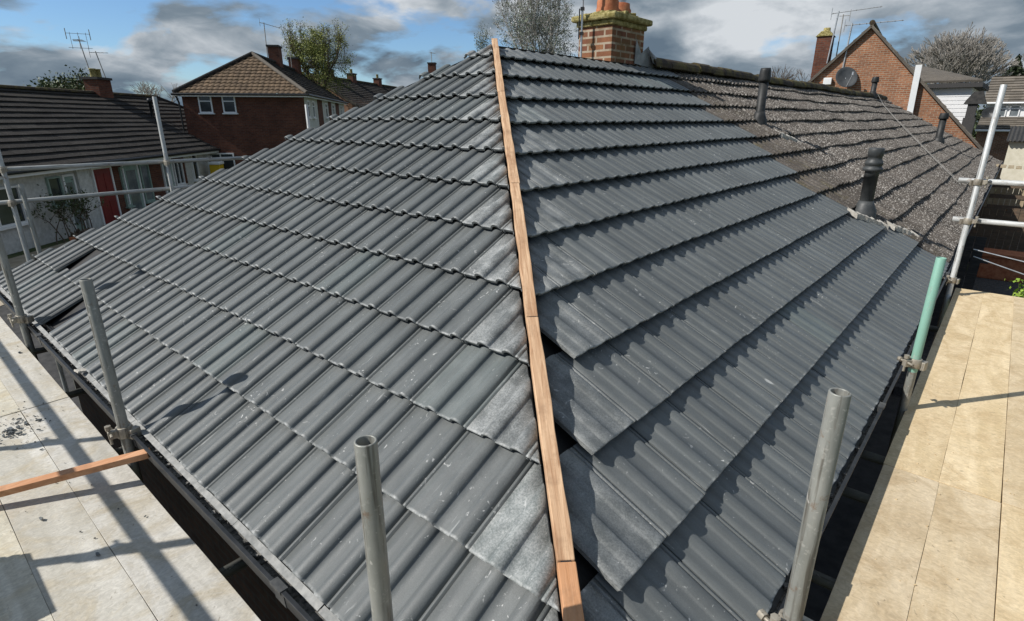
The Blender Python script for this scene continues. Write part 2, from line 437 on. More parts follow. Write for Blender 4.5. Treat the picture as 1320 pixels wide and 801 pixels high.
def tile_bm(O, A, S, N, cols, rows, d0, prof='roll', q0=0.0, g=.345, tw=.302, skip=(), jit=1.0, step=.038, wob=None, clips=(), cut_info=None, moss=None, first_d=None, colf=None, rowclip=None, face=.018, ridge_d=None, hs=1.0):
    """returns one bmesh; clips = [(point, normal)] remove what lies on the normal's side"""
    qs, hf = PROF[prof]
    O, A, S, N = Vector(O), Vector(A), Vector(S), Vector(N)
    total = bmesh.new(); tl = total.verts.layers.float_color.new('tint')
    for r in rows:
        bm = bmesh.new(); lay = bm.verts.layers.float_color.new('tint')
        db = d0 + r * g
        if r == 0 and first_d is not None: db = first_d
        dt = d0 + (r + 1) * g + .074
        if ridge_d: dt = min(dt, ridge_d)
        c0, c1 = colf(r) if colf else cols
        for cidx in range(c0, c1):
            if (r, cidx) in skip: continue
            a0 = q0 + cidx * tw
            rr = rnd.random(); dust = 0.0
            jn = rnd.uniform(-1, 1) * .0016 * jit; jd = rnd.uniform(-1, 1) * .003 * jit; jt = rnd.uniform(-1, 1) * .0022 * jit; jr = rnd.uniform(-1, 1) * .004 * jit
            if cut_info:
                dust = cut_info(a0, db)
            ms = moss(a0, db) if moss else 0.0
            top, mid, bot, bo2, fr = [], [], [], [], []
            for q in qs:
                qq = a0 + q * tw / .302
                w = wob(qq, db) if wob else (0, 0)
                h = hf(q) * hs + jn + jt * (q - .15) / .15 + w[0]
                dd = db + jd + jr * (q - .15) + w[1]
                L = dt - dd
                P = lambda d, nn: O + A * qq + S * d + N * nn
                bot.append(bm.verts.new(P(dd + .0025, h))); bo2.append(bm.verts.new(P(dd + .012, h - step * .0095 / g))); mid.append(bm.verts.new(P(dd + L * .5, h - step * .5 * L / g)))
                top.append(bm.verts.new(P(dt, h - step * L / g)))
                fr.append((P(dd, h - .0025), P(dd + .003, h - face)))
            f1 = [bm.verts.new(a) for a, b in fr]; f2 = [bm.verts.new(b) for a, b in fr]
            n = len(qs)
            for v in top + mid + bo2 + bot + f1 + f2: v[lay] = (rr, dust, ms, 1)
            if not moss:
                for v in bot + f1: v[lay] = (rr, dust, 1.0, 1)
            for i in range(n - 1):
                for a, b in ((bot, bo2), (bo2, mid), (mid, top)):
                    f = bm.faces.new((a[i], a[i + 1], b[i + 1], b[i])); f.smooth = True
                bm.faces.new((f1[i], f1[i + 1], bot[i + 1], bot[i]))
                bm.faces.new((f2[i], f2[i + 1], f1[i + 1], f1[i]))
            # side faces
            for i in (0, n - 1):
                x1 = bm.verts.new(mid[i].co - N * .016); x2 = bm.verts.new(top[i].co - N * .016)
                x1[lay] = x2[lay] = (rr, dust, ms, 1)
                bm.faces.new((f2[i], f1[i], bot[i], bo2[i], mid[i], x1)); bm.faces.new((mid[i], top[i], x2, x1))
        cl = list(clips) + (rowclip(r) if rowclip else [])
        for co, no in cl:
            res = bmesh.ops.bisect_plane(bm, geom=bm.verts[:] + bm.edges[:] + bm.faces[:], plane_co=co, plane_no=no, clear_outer=True)
            ed = [e for e in res['geom_cut'] if isinstance(e, bmesh.types.BMEdge)]
            if ed:
                ex = bmesh.ops.extrude_edge_only(bm, edges=ed)
                for v in ex['geom']:
                    if isinstance(v, bmesh.types.BMVert): v.co -= N * .017; v[lay] = (.5, 1.4, v[lay][2], 1)
        me = bpy.data.meshes.new('tmp'); bm.to_mesh(me); bm.free(); total.from_mesh(me); bpy.data.meshes.remove(me)
    return total
def bm_obj(bm, name, mat, parent, world=False):
    me = bpy.data.meshes.new(name); bm.to_mesh(me); bm.free(); me.materials.append(M[mat])
    return link(name, me, parent, world)

# ------------------------------------------------------------------ ground
GZ = -2.4
mb = MB(); n = 24
pts = []; fs = []
for i in range(n + 1):
    for j in range(n + 1):
        pts.append(((i / n - .5) * 1600, (j / n - .5) * 1600, GZ))
for i in range(n):
    for j in range(n): fs.append((i * (n + 1) + j, (i + 1) * (n + 1) + j, (i + 1) * (n + 1) + j + 1, i * (n + 1) + j + 1))
mb.add(pts, fs)
tag(mb.obj('ground', 'grass'), kind='structure')
mb = MB(); mb.b2((-2.6, -3.1, GZ), (.6, 17, GZ + .008)); mb.b2((.601, -3.1, GZ), (18, .6, GZ + .008)); mb.b2((.601, 7.0, GZ), (7, 17, GZ + .008))
tag(mb.obj('path', 'deckfelt'), kind='structure')  # dark sheet added over the grass so the gaps beside the decks look shaded

# ------------------------------------------------------------------ the bungalow being re-roofed
TH = rad(31.2375); ct, st_ = math.cos(TH), math.sin(TH); TT = math.tan(TH); W = 3.4226
house = thing('bungalow', 'bungalow being re-roofed with new dark grey rolled tiles, in front of the camera', 'house', (W, W, GZ))
sL, sR = .3148, .2735
XB = 6.05                                  # where new tiles meet the neighbour's old ones
L_A, L_S, L_N = (0, -1, 0), (ct, 0, st_), (-st_, 0, ct)
R_A, R_S, R_N = (1, 0, 0), (0, ct, st_), (0, -st_, ct)
k2 = 1 / math.sqrt(2)
hipgap = lambda r: rnd.uniform(.028, .040)
def dust_hip_L(a0, db):
    y = -(a0 + .302); x = db * ct; gap = (y - x) / 1.0     # right edge against the hip at the tile's tail
    x2 = (db + .37) * ct
    if y < x2 + .03: return 1.0
    return .12 if y < x2 + .33 else 0.0
def dust_hip_R(a0, db):
    y2 = (db + .37) * ct
    if a0 < y2 + .02: return .55
    return .10 if a0 < y2 + .35 else 0.0
Lq0 = -.054 - .3025 * 30                  # tile right edges fall at y = .054 + .3025 k
bm = tile_bm((0, 0, 0), L_A, L_S, L_N, (0, 0), range(0, 12), sL - .345, q0=Lq0, tw=.3025, first_d=-.055,
             colf=lambda r: (30 - 1 - int((2 * W - (r * .345) * ct) / .3025) - 1, 30 - int((r * .345 * ct) / .3025) + 1),
             skip={(1, 30 - 1 - 18), (0, 30 - 1 - 15)}, cut_info=dust_hip_L, hs=1.28,
             clips=[((0, 2 * W, 0), (k2, k2, 0)), ((W, W, 0), (1, 0, 0))],
             rowclip=lambda r: [((-hipgap(r) * k2, hipgap(r) * k2, 0), (k2, -k2, 0))])
bm_obj(bm, 'roof_slope', 'tile', house, True)
# right slope
edgeR = [6.72, 6.72, 6.42, 6.12, 5.82, 6.12, 6.12, 6.42, 6.12, 6.42, 6.42, 6.72]
Rq0 = .159
def colsR(r):
    c1 = int(round((edgeR[r] - Rq0) / .300))
    y = max(0, (-.0715 + r * .345)) * ct
    if 1 <= r <= 3:                        # near the eaves the last slivers at the hip are left out
        c0 = math.ceil((y + .10 - Rq0) / .300)
    else: c0 = int((y - Rq0) / .300) - 1
    if r == 0: c0 = 0
    return c0, c1
bm = tile_bm((0, 0, 0), R_A, R_S, R_N, (0, 0), range(0, 12), sR - .345, q0=Rq0, tw=.300, first_d=-.085, colf=colsR, cut_info=dust_hip_R, hs=.55, step=.044, face=.016,
             clips=[((0, W - .03, 0), (0, 1, 0))],
             rowclip=lambda r: [((hipgap(r) * k2 * .8, -hipgap(r) * k2 * .8, 0), (-k2, k2, 0))])
bm_obj(bm, 'roof_slope', 'tiler', house, True)
# rear slope and underlay
mb = MB()
for off, mm in ((-.085, 'membrane'),):
    z = off
    mb.quad((-.06, -.06, z - .03), (W, W, W * TT + z), (-.06, 2 * W + .06, z - .03))
    mb.quad((-.06, -.06, z - .03), (XB + .6, -.06, z - .03), (XB + .6, W, W * TT + z), (W, W, W * TT + z))
mb.obj('underlay', 'membrane', house, True)
mb = MB(); mb.quad((0, 2 * W, -.02), (W, W, W * TT - .03), (XB, W, W * TT - .03), (XB, 2 * W, -.02))
mb.obj('rear_roof_slope', 'tile', house, True)
# hip batten: short sawn lengths, slightly out of line
def hip_pt(t, up=0.0, side=0.0): return Vector((t - side * k2, t + side * k2, t * TT + up))
def hip_len(mb, a, b, sa, sb):
    n = 9; rows = []
    for i in range(n + 1):
        t = a + (b - a) * i / n; sd = sa + (sb - sa) * i / n
        l = .026 + rnd.uniform(-.004, .003); r = .026 + rnd.uniform(-.003, .002)
        rows += [hip_pt(t, -.018, sd + l), hip_pt(t, -.018, sd - r), hip_pt(t, .022, sd - r), hip_pt(t, .022, sd + l)]
    mb.add(rows, [(4 * i + j, 4 * i + (j + 1) % 4, 4 * i + 4 + (j + 1) % 4, 4 * i + 4 + j) for i in range(n) for j in range(4)] + [(0, 1, 2, 3), (4 * n + 3, 4 * n + 2, 4 * n + 1, 4 * n)])
segs = [(3.44, 2.62, .0, .004), (2.62, 1.74, .004, -.004), (1.74, 1.02, -.003, .001), (1.02, .36, .002, -.002)]
for a, b, sa, sb in segs:
    mb = MB(); hip_len(mb, a, b + .003, sa, sb); mb.obj('hip_batten', 'hipwood', house, True, bevel=.003)
mb = MB(); mb.beam(hip_pt(.3625, .006, -.001), hip_pt(-.02, .006, .0), .052, .040); o = mb.obj('hip_batten', 'offcut', house, True, bevel=.003)
tag(o, 'orange end length of the hip batten')
mb = MB(); mb.beam(hip_pt(3.44, -.040), hip_pt(-.05, -.040), .030, .11); mb.obj('hip_rafter', 'membrane', house, True)
# far hip batten, showing here and there
mb = MB(); mb.beam((W, W, W * TT - .07), (.05, 2 * W - .05, .05 * TT - .07), .036, .06); mb.obj('hip_rafter', 'membrane', house, True)
# walls, soffit, fascia
mb = MB()
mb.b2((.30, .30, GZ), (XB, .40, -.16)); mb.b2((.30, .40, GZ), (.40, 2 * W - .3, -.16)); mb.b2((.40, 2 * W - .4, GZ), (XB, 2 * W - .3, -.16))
mb.obj('wall', 'brickshade', house, True)
mb = MB(); mb.b2((.012, .012, -.165), (XB, .30, -.155)); mb.b2((.012, .30, -.165), (.30, 2 * W, -.155)); mb.obj('soffit', 'black', house, True)
mb = MB(); mb.b2((0, 0, -.215), (.018, 2 * W, -.058)); mb.b2((.018, 0, -.215), (XB + .6, .018, -.062)); mb.obj('fascia', 'black', house, True)
# gutters: square-section troughs
GP = [(0, -.048), (0, -.110), (-.018, -.128), (-.070, -.128), (-.094, -.110), (-.098, -.050), (-.106, -.046), (-.106, -.040), (-.090, -.040), (-.088, -.106), (-.068, -.122), (-.020, -.122), (-.006, -.106), (-.006, -.048)]
mb = MB(); mb.extrude([(p[0] - .004, p[1]) for p in GP], 'y', -.10, 2 * W + .05); gl = mb.obj('gutter', 'black', house, True, bevel=.0015)
mb = MB(); mb.extrude([(p[0] - .004, p[1]) for p in GP], 'x', -.10, XB + .65); gr = mb.obj('gutter', 'black', house, True, bevel=.0015)
# grit lying in the gutter and union brackets
for ax, par, hi in (('y', gl, 6.6), ('x', gr, 6.5)):
    mb = MB(); N_ = 260
    for i in range(N_):
        t = .1 + hi * rnd.random(); w = rnd.uniform(-.084, -.012); r = rnd.uniform(.004, .012); z = -.082 + r
        q = (w, t) if ax == 'y' else (t, w)
        if rnd.random() < .75 or True:
            mb.box((q[0], q[1], z), (r * rnd.uniform(.8, 2.4), r * rnd.uniform(.8, 2.4), r), rnd.random() * 3)
    nseg = 60
    for i in range(nseg):
        t0 = .05 + hi * i / nseg; t1 = t0 + hi / nseg; h0 = rnd.uniform(.004, .02)
        a = (-.086, t0, -.121); b = (-.012, t1, -.098 + h0)
        if ax == 'x': a = (t0, -.086, -.121); b = (t1, -.012, -.098 + h0)
        mb.b2(a, b)
    tag(mb.obj('gutter_grit', 'grit', par), kind='stuff')
    for t in (1.15, 2.6, 4.6, 6.2):
        b = MB(); ex = 0.0025
        prof = [(p[0] - .004 + (-ex if p[0] < -.05 else 0), p[1] - ex) for p in GP[:7]] + [(-.113, -.036), (-.084, -.036), (-.084, -.05), (-.09, -.108), (-.066, -.119), (-.02, -.119), (-.006, -.108), (-.006, -.048)]
        b.extrude(prof, ax, t, t + .07); b.obj('gutter_union', 'lip', par)
# pale felt strip showing between tile tails and gutter
mb = MB(); y = -.05
while y < 2 * W:
    y2 = y + rnd.uniform(.55, 1.4); dz = rnd.uniform(-.003, .003)
    mb.beam((-.052, y, -.050 + dz), (-.052, y2 - .004, -.050 + rnd.uniform(-.003, .003)), .026, .004, (-.4, 0, 1)); y = y2
mb.obj('eaves_strip', 'strip', house, True)
mb = MB(); mb.beam((-.05, -.068, -.074), (XB + .6, -.068, -.074), .022, .004, (0, -.4, 1)); mb.obj('eaves_strip', 'lip', house, True)

# ------------------------------------------------------------------ attached neighbour with its old lichened roof
nb = thing('attached_bungalow', 'attached bungalow with old brown tiles speckled with pale lichen', 'house', (15, W, GZ))
def wob_old(q, d): return (.010 * math.sin(q * 1.3 + d * 2.1) + .007 * math.sin(q * 3.1 - d), .010 * math.sin(q * .9 + 2.2 * d) + .006 * math.sin(q * 2.3))
def moss_old(a0, db): return max(0, min(1, 1.0 - (a0 - 6.3) / 1.3))
V0, V1 = Vector((23.0, W, 0)), Vector((26.4, -.1, 0)); vn = Vector((-(V1 - V0).y, (V1 - V0).x, 0)).normalized()
bm = tile_bm((0, 0, -.004), R_A, R_S, R_N, (0, 0), range(0, 12), sR - .345, q0=Rq0, tw=.300, first_d=-.075, jit=2.6, wob=wob_old, moss=moss_old,
             colf=lambda r: (int(round((edgeR[r] - Rq0) / .300)), int((26.6 - Rq0) / .3)), clips=[((0, W - .03, 0), (0, 1, 0)), (V0, vn)])
bm_obj(bm, 'roof_slope', 'oldtile', nb, True)
mb = MB(); mb.quad((XB, 2 * W, -.02), (XB, W, W * TT - .02), (23, W, W * TT - .02), (23, 2 * W, -.02)); mb.obj('rear_roof_slope', 'oldtile', nb, True)
mb = MB(); mb.quad((XB + .5, -.06, -.11), (26.2, -.06, -.11), (22.9, W, W * TT - .09), (XB + .5, W, W * TT - .09)); mb.obj('underlay', 'membrane', nb, True)
mb = MB()
x = 6.30
while x < 22.9:
    x2 = x + .45; dz = rnd.uniform(-.012, .012) + .012 * math.sin(x)
    arc = []
    for i in range(9):
        t = math.pi * (i / 8) ; arc.append((W + .125 * math.cos(t), W * TT - .035 + dz + .125 * math.sin(t)))
    inner = [(W + .105 * math.cos(math.pi * i / 8), W * TT - .045 + dz + .105 * math.sin(math.pi * i / 8)) for i in range(8, -1, -1)]
    k = len(mb.v); mb.extrude(arc + inner, 'x', x, x2 - .008); x = x2
mb.obj('ridge_tile', 'ridge', nb, True, bevel=.006)
mb = MB(); mb.b2((XB + .002, .30, GZ), (25.6, .40, -.16)); mb.b2((XB + .002, 2 * W - .4, GZ), (22, 2 * W - .3, -.16)); mb.obj('wall', 'brickred', nb, True)
mb = MB(); mb.b2((XB + .602, -.002, -.215), (26.1, .016, -.062)); mb.obj('fascia', 'black', nb, True)
mb = MB(); mb.extrude([(p[0] - .004, p[1]) for p in GP], 'x', XB + .652, 26.1); mb.obj('gutter', 'black', nb, True)
# chimney on the ridge at the party wall
ch = MB(); ch.b2((5.45, 3.45, 1.55), (6.20, 3.91, 2.4395)); chim = ch.obj('chimney', 'brickchim', nb, True)
mb = MB(); mb.b2((5.42, 3.42, 2.440), (6.23, 3.94, 2.497)); mb.b2((5.375, 3.375, 2.4975), (6.275, 3.985, 2.565)); mb.obj('slab', 'slab', chim, bevel=.02)
mb = MB()
for i in range(90):
    a = rnd.random(); b = rnd.random(); mb.box((5.45 + .75 * a, 3.45 + .46 * b, 2.562 + .05 * math.exp(-8 * (a - .5) ** 2 - 6 * (b - .5) ** 2)), (rnd.uniform(.05, .16), rnd.uniform(.05, .14), rnd.uniform(.02, .06)), rnd.random() * 3)
mb.obj('flaunching', 'slab', chim, bevel=.01)
mb = MB(); mb.lathe([(.135, 2.57), (.135, 2.64), (.128, 2.66), (.128, 2.72), (.115, 2.76), (.085, 2.80), (.03, 2.815), (.001, 2.816)], (5.66, 3.66, 0), 24); mb.obj('chimney_pot', 'terra', chim)
mb = MB(); mb.lathe([(.15, 2.56), (.15, 2.67), (.135, 2.69), (.13, 2.74), (.115, 2.745), (.11, 2.6)], (5.98, 3.70, 0), 24); mb.obj('chimney_pot', 'terra', chim)
mb = MB(); mb.lathe([(.072 + .006 * (i % 2), 2.62 + .022 * i) for i in range(22)], (5.96, 3.68, 0), 20); mb.obj('flue_liner', 'alu', chim)
mb = MB()
mb.add([(5.98, 3.44, 2.06), (6.42, 3.40, 2.02), (6.24, 3.40, 2.27), (6.10, 3.42, 2.18), (5.96, 3.42, 2.33), (6.03, 3.43, 2.12)], [(0, 5, 4), (5, 3, 4), (0, 1, 3, 5), (1, 2, 3)])
mb.add([(6.20, 3.38, 2.24), (6.31, 3.36, 2.08), (6.42, 3.30, 2.03), (6.36, 3.36, 2.16)], [(0, 1, 2, 3)])
o = mb.obj('flashing', 'lead', chim); sm = o.modifiers.new('thick', 'SOLIDIFY'); sm.thickness = .006
t = thing('aerial_pole', 'dark aerial pole with fixings standing left of the mossy brick chimney', 'pole', (5.33, 3.79, 2.0))
mb = MB(); mb.tube((0, 0, 0), (0.0, 0.0, 1.25), .013, seg=10); mb.obj('pole', 'alu', t)
mb = MB()
for z in (.36, .62, .74, .80): mb.box((0, 0, z), (.045, .04, .035), .4)
mb.tube((-.03, .02, .3), (-.03, .02, .62), .008, seg=6); mb.obj('clamp', 'black', t)
# soil vent pipes
def vent(loc, top, r, mat, style, lab):
    z0 = loc[2] - .08
    mb = MB()
    if style == 'stepped':
        prof = [(r, z0), (r, top - .30), (r * 1.02, top - .30), (r * 1.02, top - .235)]
        mb.lathe(prof, (loc[0], loc[1], 0), 24)
        v = mb.obj('vent_pipe', mat, nb, True)
        mb = MB(); mb.lathe([(r, top - .24), (r * 1.42, top - .235), (r * 1.42, top - .205), (r * 1.22, top - .20), (r * 1.22, top - .175), (r * 1.32, top - .17), (r * 1.28, top - .14), (r * 1.05, top - .125), (r * 1.02, top - .09), (r * 1.12, top - .085), (r * 1.12, top - .012), (r * 1.0, top), (.001, top)], (loc[0], loc[1], 0), 24)
        mb.obj('cowl', mat, v)
    else:
        mb.lathe([(r, z0), (r, top - .16), (.001, top - .16)], (loc[0], loc[1], 0), 20); v = mb.obj('vent_pipe', mat, nb, True)
        mb = MB(); mb.lathe([(r * .9, top - .165), (r * 1.35, top - .16), (r * 1.4, top - .135), (r * 1.2, top - .03), (r * 1.1, top), (.001, top)], (loc[0], loc[1], 0), 20); mb.obj('cowl', mat, v)
    mb = MB(); mb.lathe([(r * 1.9, z0 - .02), (r * 1.75, z0 + .09), (r * 1.3, z0 + .15), (r * 1.08, z0 + .19), (r * 1.0, z0 + .19)], (loc[0], loc[1], 0), 20)
    mb.obj('flashing_collar', mat, v)
    tag(v, lab)
    return v
vent((7.345, 2.30, 1.395), 2.03, .055, 'ventblk', 'plain', 'tall black vent pipe high up the old roof')
v2 = vent((6.46, .76, .465), 1.126, .066, 'ventgry', 'stepped', 'dark grey vent pipe with a ringed cowl beside the new tiles')
vent((20.58, 3.36, 2.09), 2.62, .075, 'ventblk', 'plain', 'short black vent pipe at the far end of the ridge')
vent((19.53, 1.355, .82), 1.56, .085, 'ventblk', 'plain', 'black vent pipe low on the far end of the roof')
for a, b, cc, dd in ((6.05, .80, 6.42, .55), (6.62, .52, 6.90, .30), (7.30, 2.02, 7.62, 1.86)):
    mb = MB(); up_, dn_ = [], []
    for i in range(15):
        t = i / 14; x = a + (cc - a) * t; yy = b + (dd - b) * t; w = .010 + .014 * rnd.random() + (.035 if i in (0, 14) else 0)
        z = yy * TT + .030 + rnd.uniform(-.010, .006)
        up_.append((x, yy + w, z + w * TT)); dn_.append((x, yy - w, z - w * TT))
    lo = [(q[0], q[1], q[2] - .05) for q in up_]; lo2 = [(q[0], q[1], q[2] - .05) for q in dn_]
    k = 15; mb.add(up_ + dn_ + lo + lo2, [(i, i + 1, k + i + 1, k + i) for i in range(14)] + [(i, 2 * k + i, 2 * k + i + 1, i + 1) for i in range(14)] + [(k + i, k + i + 1, 3 * k + i + 1, 3 * k + i) for i in range(14)] + [(0, k, 3 * k, 2 * k), (14, 44, 59, 29)])
    mb.obj('mortar_patch', 'mortar', nb, True)
# cable strung down the old roof
pts = [(20.9, 3.3, 2.17), (19, 2.75, 1.76), (17.1, 2.05, 1.32), (15.8, 1.5, .98), (14.2, .85, .58), (12.9, .3, .25)]
mb = MB()
for a, b in zip(pts, pts[1:]): mb.tube(a, b, .0045, seg=6)
tag(mb.obj('cable', 'wire'), 'thin pale cable running diagonally down the lichened roof', 'cable')
mb = MB()
for a, b in zip(pts[1:], pts[2:]): mb.tube((a[0] + .4, a[1] + .12, a[2] + .08), (b[0] + .5, b[1] + .14, b[2] + .085), .003, seg=6)
mb.obj('strand', 'wire', bpy.data.objects['cable'])

# ------------------------------------------------------------------ scaffold
def coupler(parent, x, y, z, ang, mat='coupler', arm=True):
    mb = MB()
    mb.lathe([(.0255, z - .028), (.034, z - .028), (.036, z), (.034, z + .028), (.0255, z + .028)], (x, y, 0), 14)
    ca, sa = math.cos(ang), math.sin(ang)
    mb.box((x + ca * .045, y + sa * .045, z), (.045, .030, .040), ang)
    mb.tube((x + ca * .055 - sa * .05, y + sa * .055 + ca * .05, z + .006), (x + ca * .055 + sa * .05, y + sa * .055 - ca * .05, z + .006), .0075, seg=8)
    mb.tube((x + ca * .055 + sa * .035, y + sa * .055 - ca * .035, z + .006), (x + ca * .055 + sa * .055, y + sa * .055 - ca * .055, z + .006), .015, seg=6)
    if arm:
        mb.box((x - ca * .035 - sa * .02, y - sa * .035 + ca * .02, z - .012), (.05, .036, .05), ang + .5)
        mb.tube((x + ca * .06, y + sa * .06, z - .05), (x + ca * .06, y + sa * .06, z + .045), .007, seg=8)
        mb.tube((x + ca * .06, y + sa * .06, z + .03), (x + ca * .06, y + sa * .06, z + .05), .014, seg=6)
    return mb.obj('coupler', mat, parent, True, bevel=.003)
PR = .02415
def pole_prof(z0, z1): return [(PR, z0), (PR, z1 - .002), (PR - .001, z1), (PR - .0045, z1), (PR - .005, z1 - .002), (PR - .005, z1 - .25), (.001, z1 - .25)]
def standard(x, y, top, mat, label, lean=(0, 0), grp='upright scaffold tubes', couplers=(), bottom=GZ):
    t = thing('scaffold_pole', label, 'scaffold pole', (x, y, bottom), group=grp)
    if mat == 'steelg':
        mb = MB(); mb.lathe([(PR - .001, 0), (PR - .001, 2.47)], (0, 0, 0), 22); mb.obj('tube', 'steel', t)
        mb = MB(); mb.lathe([(PR - .001, 2.42)] + pole_prof(2.43, top - bottom), (0, 0, 0), 22); mb.obj('painted_tube', mat, t)
    else:
        mb = MB(); mb.lathe(pole_prof(0, top - bottom), (0, 0, 0), 22); mb.obj('tube', mat, t)
    for z, a in couplers: coupler(t, x, y, z, a)
    mb = MB(); mb.lathe([(.075, .0), (.075, .006), (.03, .006), (.03, .03), (.0245, .03)], (0, 0, 0), 16); mb.obj('base_plate', 'steel', t)
    return t
standard(-.122, .55, .782, 'steel', 'grey scaffold tube with open top in front of the left slope, left of the hip')
standard(.70, -.16, .815, 'steel', 'grey scaffold tube with open top in front of the right slope, right of the hip', couplers=[(.10, 2.6)])
standard(-.122, 2.66, .742, 'steel', 'grey scaffold tube by the left gutter beside the timber on the boards', couplers=[(-.03, 3.0)])
standard(-.122, 4.98, 1.15, 'steel', 'grey scaffold tube at the left edge with a clamp at gutter height', couplers=[(.01, 3.2)])
tg = standard(3.10, -.168, .70, 'steelg', 'scaffold tube painted mint green beside the right gutter', couplers=[(.075, 2.4)])
standard(6.10, -.150, 1.70, 'steelb', 'tall bright steel scaffold tube at the far end of the right deck', couplers=[(.865, -1.57), (.505, -1.57), (-.07, 2.5)])
standard(.40, 7.9, 1.4, 'steelm', 'bright scaffold tube holding guard rails beyond the left roof edge, at the photo left edge', couplers=[(.90, 1.57), (.54, 1.57)])
standard(2.02, 7.9, 1.675, 'steelm', 'bright scaffold tube standing before the dark tiled roof, crossing the upper rail', couplers=[(.885, 1.57)])
standard(.50, 7.82, .735, 'steel', 'short weathered tube between the two guard rails at left')
standard(4.16, 8.05, 1.62, 'steelb', 'white looking tube top against the brick wall of the hipped house')
def rail(p0, p1, mat, label, cat='scaffold rail', grp='horizontal guard rails', name='guard_rail'):
    p0, p1 = Vector(p0), Vector(p1); d = p1 - p0; L = d.length
    t = MB(); q = d.to_track_quat('Z', 'Y').to_matrix().to_4x4()
    t.lathe([(.017, .10), (.019, .10), (.019, 0), (PR, 0), (PR, L), (.019, L), (.019, L - .1), (.001, L - .1)], (0, 0, 0), 18)
    o = t.obj(name, mat); o.location = p0; o.rotation_euler = q.to_euler()
    return tag(o, label, cat, grp)
rail((6.155, .0, .868), (6.155, -2.6, .868), 'steelb', 'upper of two bright rails at the far end of the right deck')
rail((6.155, -.03, .507), (6.155, -2.6, .507), 'steelb', 'lower of two bright rails at the far end of the right deck')
rail((-1.6, 7.955, .90), (3.25, 7.955, .885), 'steelm', 'upper guard rail crossing in front of the dark tiled bungalow at left')
rail((-1.6, 7.955, .535), (3.0, 7.955, .55), 'steelm', 'lower guard rail in front of the red door and creeper at left')
# guard rail and uprights on the outer edge of the left deck: out of frame, their shadows lie on the boards
rail((-1.215, -1.2, .88), (-1.215, 7.7, .88), 'steel', 'outer guard rail that throws the long shadow along the left boards')
standard(-1.345, 2.72, 1.2, 'steel', 'outer upright that throws the shadow crossing the left boards by the timber', couplers=[(.88, 0)])
standard(-1.345, 3.90, 1.2, 'steel', 'outer upright that throws the shadow crossing the left boards by the chips', couplers=[(.88, 0)])
# transoms under the boards
for i, y in enumerate((1.64, 2.92, 3.92, 4.98)):
    rail((-1.4, y, -.264), (.10, y, -.264), 'steel', ['short cross tube in the left gap nearest the camera', 'cross tube in the left gap below the timber', 'cross tube in the left gap level with the chips', 'cross tube in the left gap near the far clamp'][i], 'scaffold tube', 'cross tubes under the left deck', 'transom')
for i, x in enumerate((1.42, 2.1, 2.52, 5.1)):
    rail((x, -1.4, -.296), (x, .10, -.296), 'steel', ['cross tube in the right gap nearest the camera', 'cross tube in the right gap below the board joint', 'cross tube in the right gap just past the board joint', 'cross tube in the right gap beyond the green tube'][i], 'scaffold tube', 'cross tubes under the right deck', 'transom')
rail((-1.25, -.6, -.312), (-1.25, 8.0, -.312), 'steel', 'long ledger tube under the outer edge of the left deck', 'scaffold tube', None, 'ledger')
rail((-.6, -1.28, -.345), (6.6, -1.28, -.345), 'steel', 'long ledger tube under the outer edge of the right deck', 'scaffold tube', None, 'ledger')
# boards
def board(x0, x1, y0, y1, mat, label, grp, z=-.20):
    ax = 'y' if (y1 - y0) > (x1 - x0) else 'x'
    cxx, cyy = (x0 + x1) / 2, (y0 + y1) / 2
    mb = MB(); n = 14; w = ((x1 - x0) if ax == 'y' else (y1 - y0)) / 2; L = ((y1 - y0) if ax == 'y' else (x1 - x0)) / 2
    th = .038; cup = rnd.uniform(-.0015, .0015); rows = []
    for i in range(n + 1):
        t = -L + 2 * L * i / n; bow = rnd.uniform(-.0012, .0012)
        row = []
        for s, zz in ((-1, -th), (-1, 0), (0, cup), (1, 0), (1, -th)):
            q = (s * (w + rnd.uniform(-.0008, .0004)) + bow, t)
            row.append((q[0], q[1], zz) if ax == 'y' else (q[1], q[0], zz))
        rows.append(row)
    vv = [p for r in rows for p in r]
    fs = [(i * 5 + j, i * 5 + (j + 1) % 5, (i + 1) * 5 + (j + 1) % 5, (i + 1) * 5 + j) for i in range(n) for j in range(5)]
    fs += [tuple(range(5)), tuple(range(n * 5 + 4, n * 5 - 1, -1))]
    mb.add(vv, fs)
    o = mb.obj('scaffold_board', mat, bevel=.0015); o.location = (cxx, cyy, z + rnd.uniform(-.0015, .0015)); o.rotation_euler = (0, 0, rnd.uniform(-.0008, .0008))
    return tag(o, label, 'scaffold board', grp)
ordn = ['edge', 'second', 'third', 'fourth', 'outermost']
for k in range(5):
    x1 = -.148 - k * .232; x0 = x1 - .2311
    board(x0, x1, -.17, 3.725, 'boardl', '%s pale board of the near left deck, counting from the roof' % ordn[k] if k else 'pale board of the near left deck lying along the gap beside the roof', 'left deck boards')
    board(x0, x1, 3.732, 7.60, 'boardl', '%s pale board of the far left deck past the joint, counting from the roof' % ordn[k] if k else 'pale board of the far left deck lying along the gap past the joint', 'left deck boards')
    y1 = -.182 - k * .230; y0 = y1 - .2291
    board(2.372, 6.48, y0, y1, 'boardr', '%s yellow board of the far right deck beyond the joint, counting from the roof' % ordn[k] if k else 'yellow board of the far right deck along the gutter beyond the joint', 'right deck boards', -.23)
    board(-1.55, 2.365, y0, y1, 'boardr', '%s yellow board of the near right deck, counting from the roof' % ordn[k] if k else 'yellow board of the near right deck along the gutter', 'right deck boards', -.23)
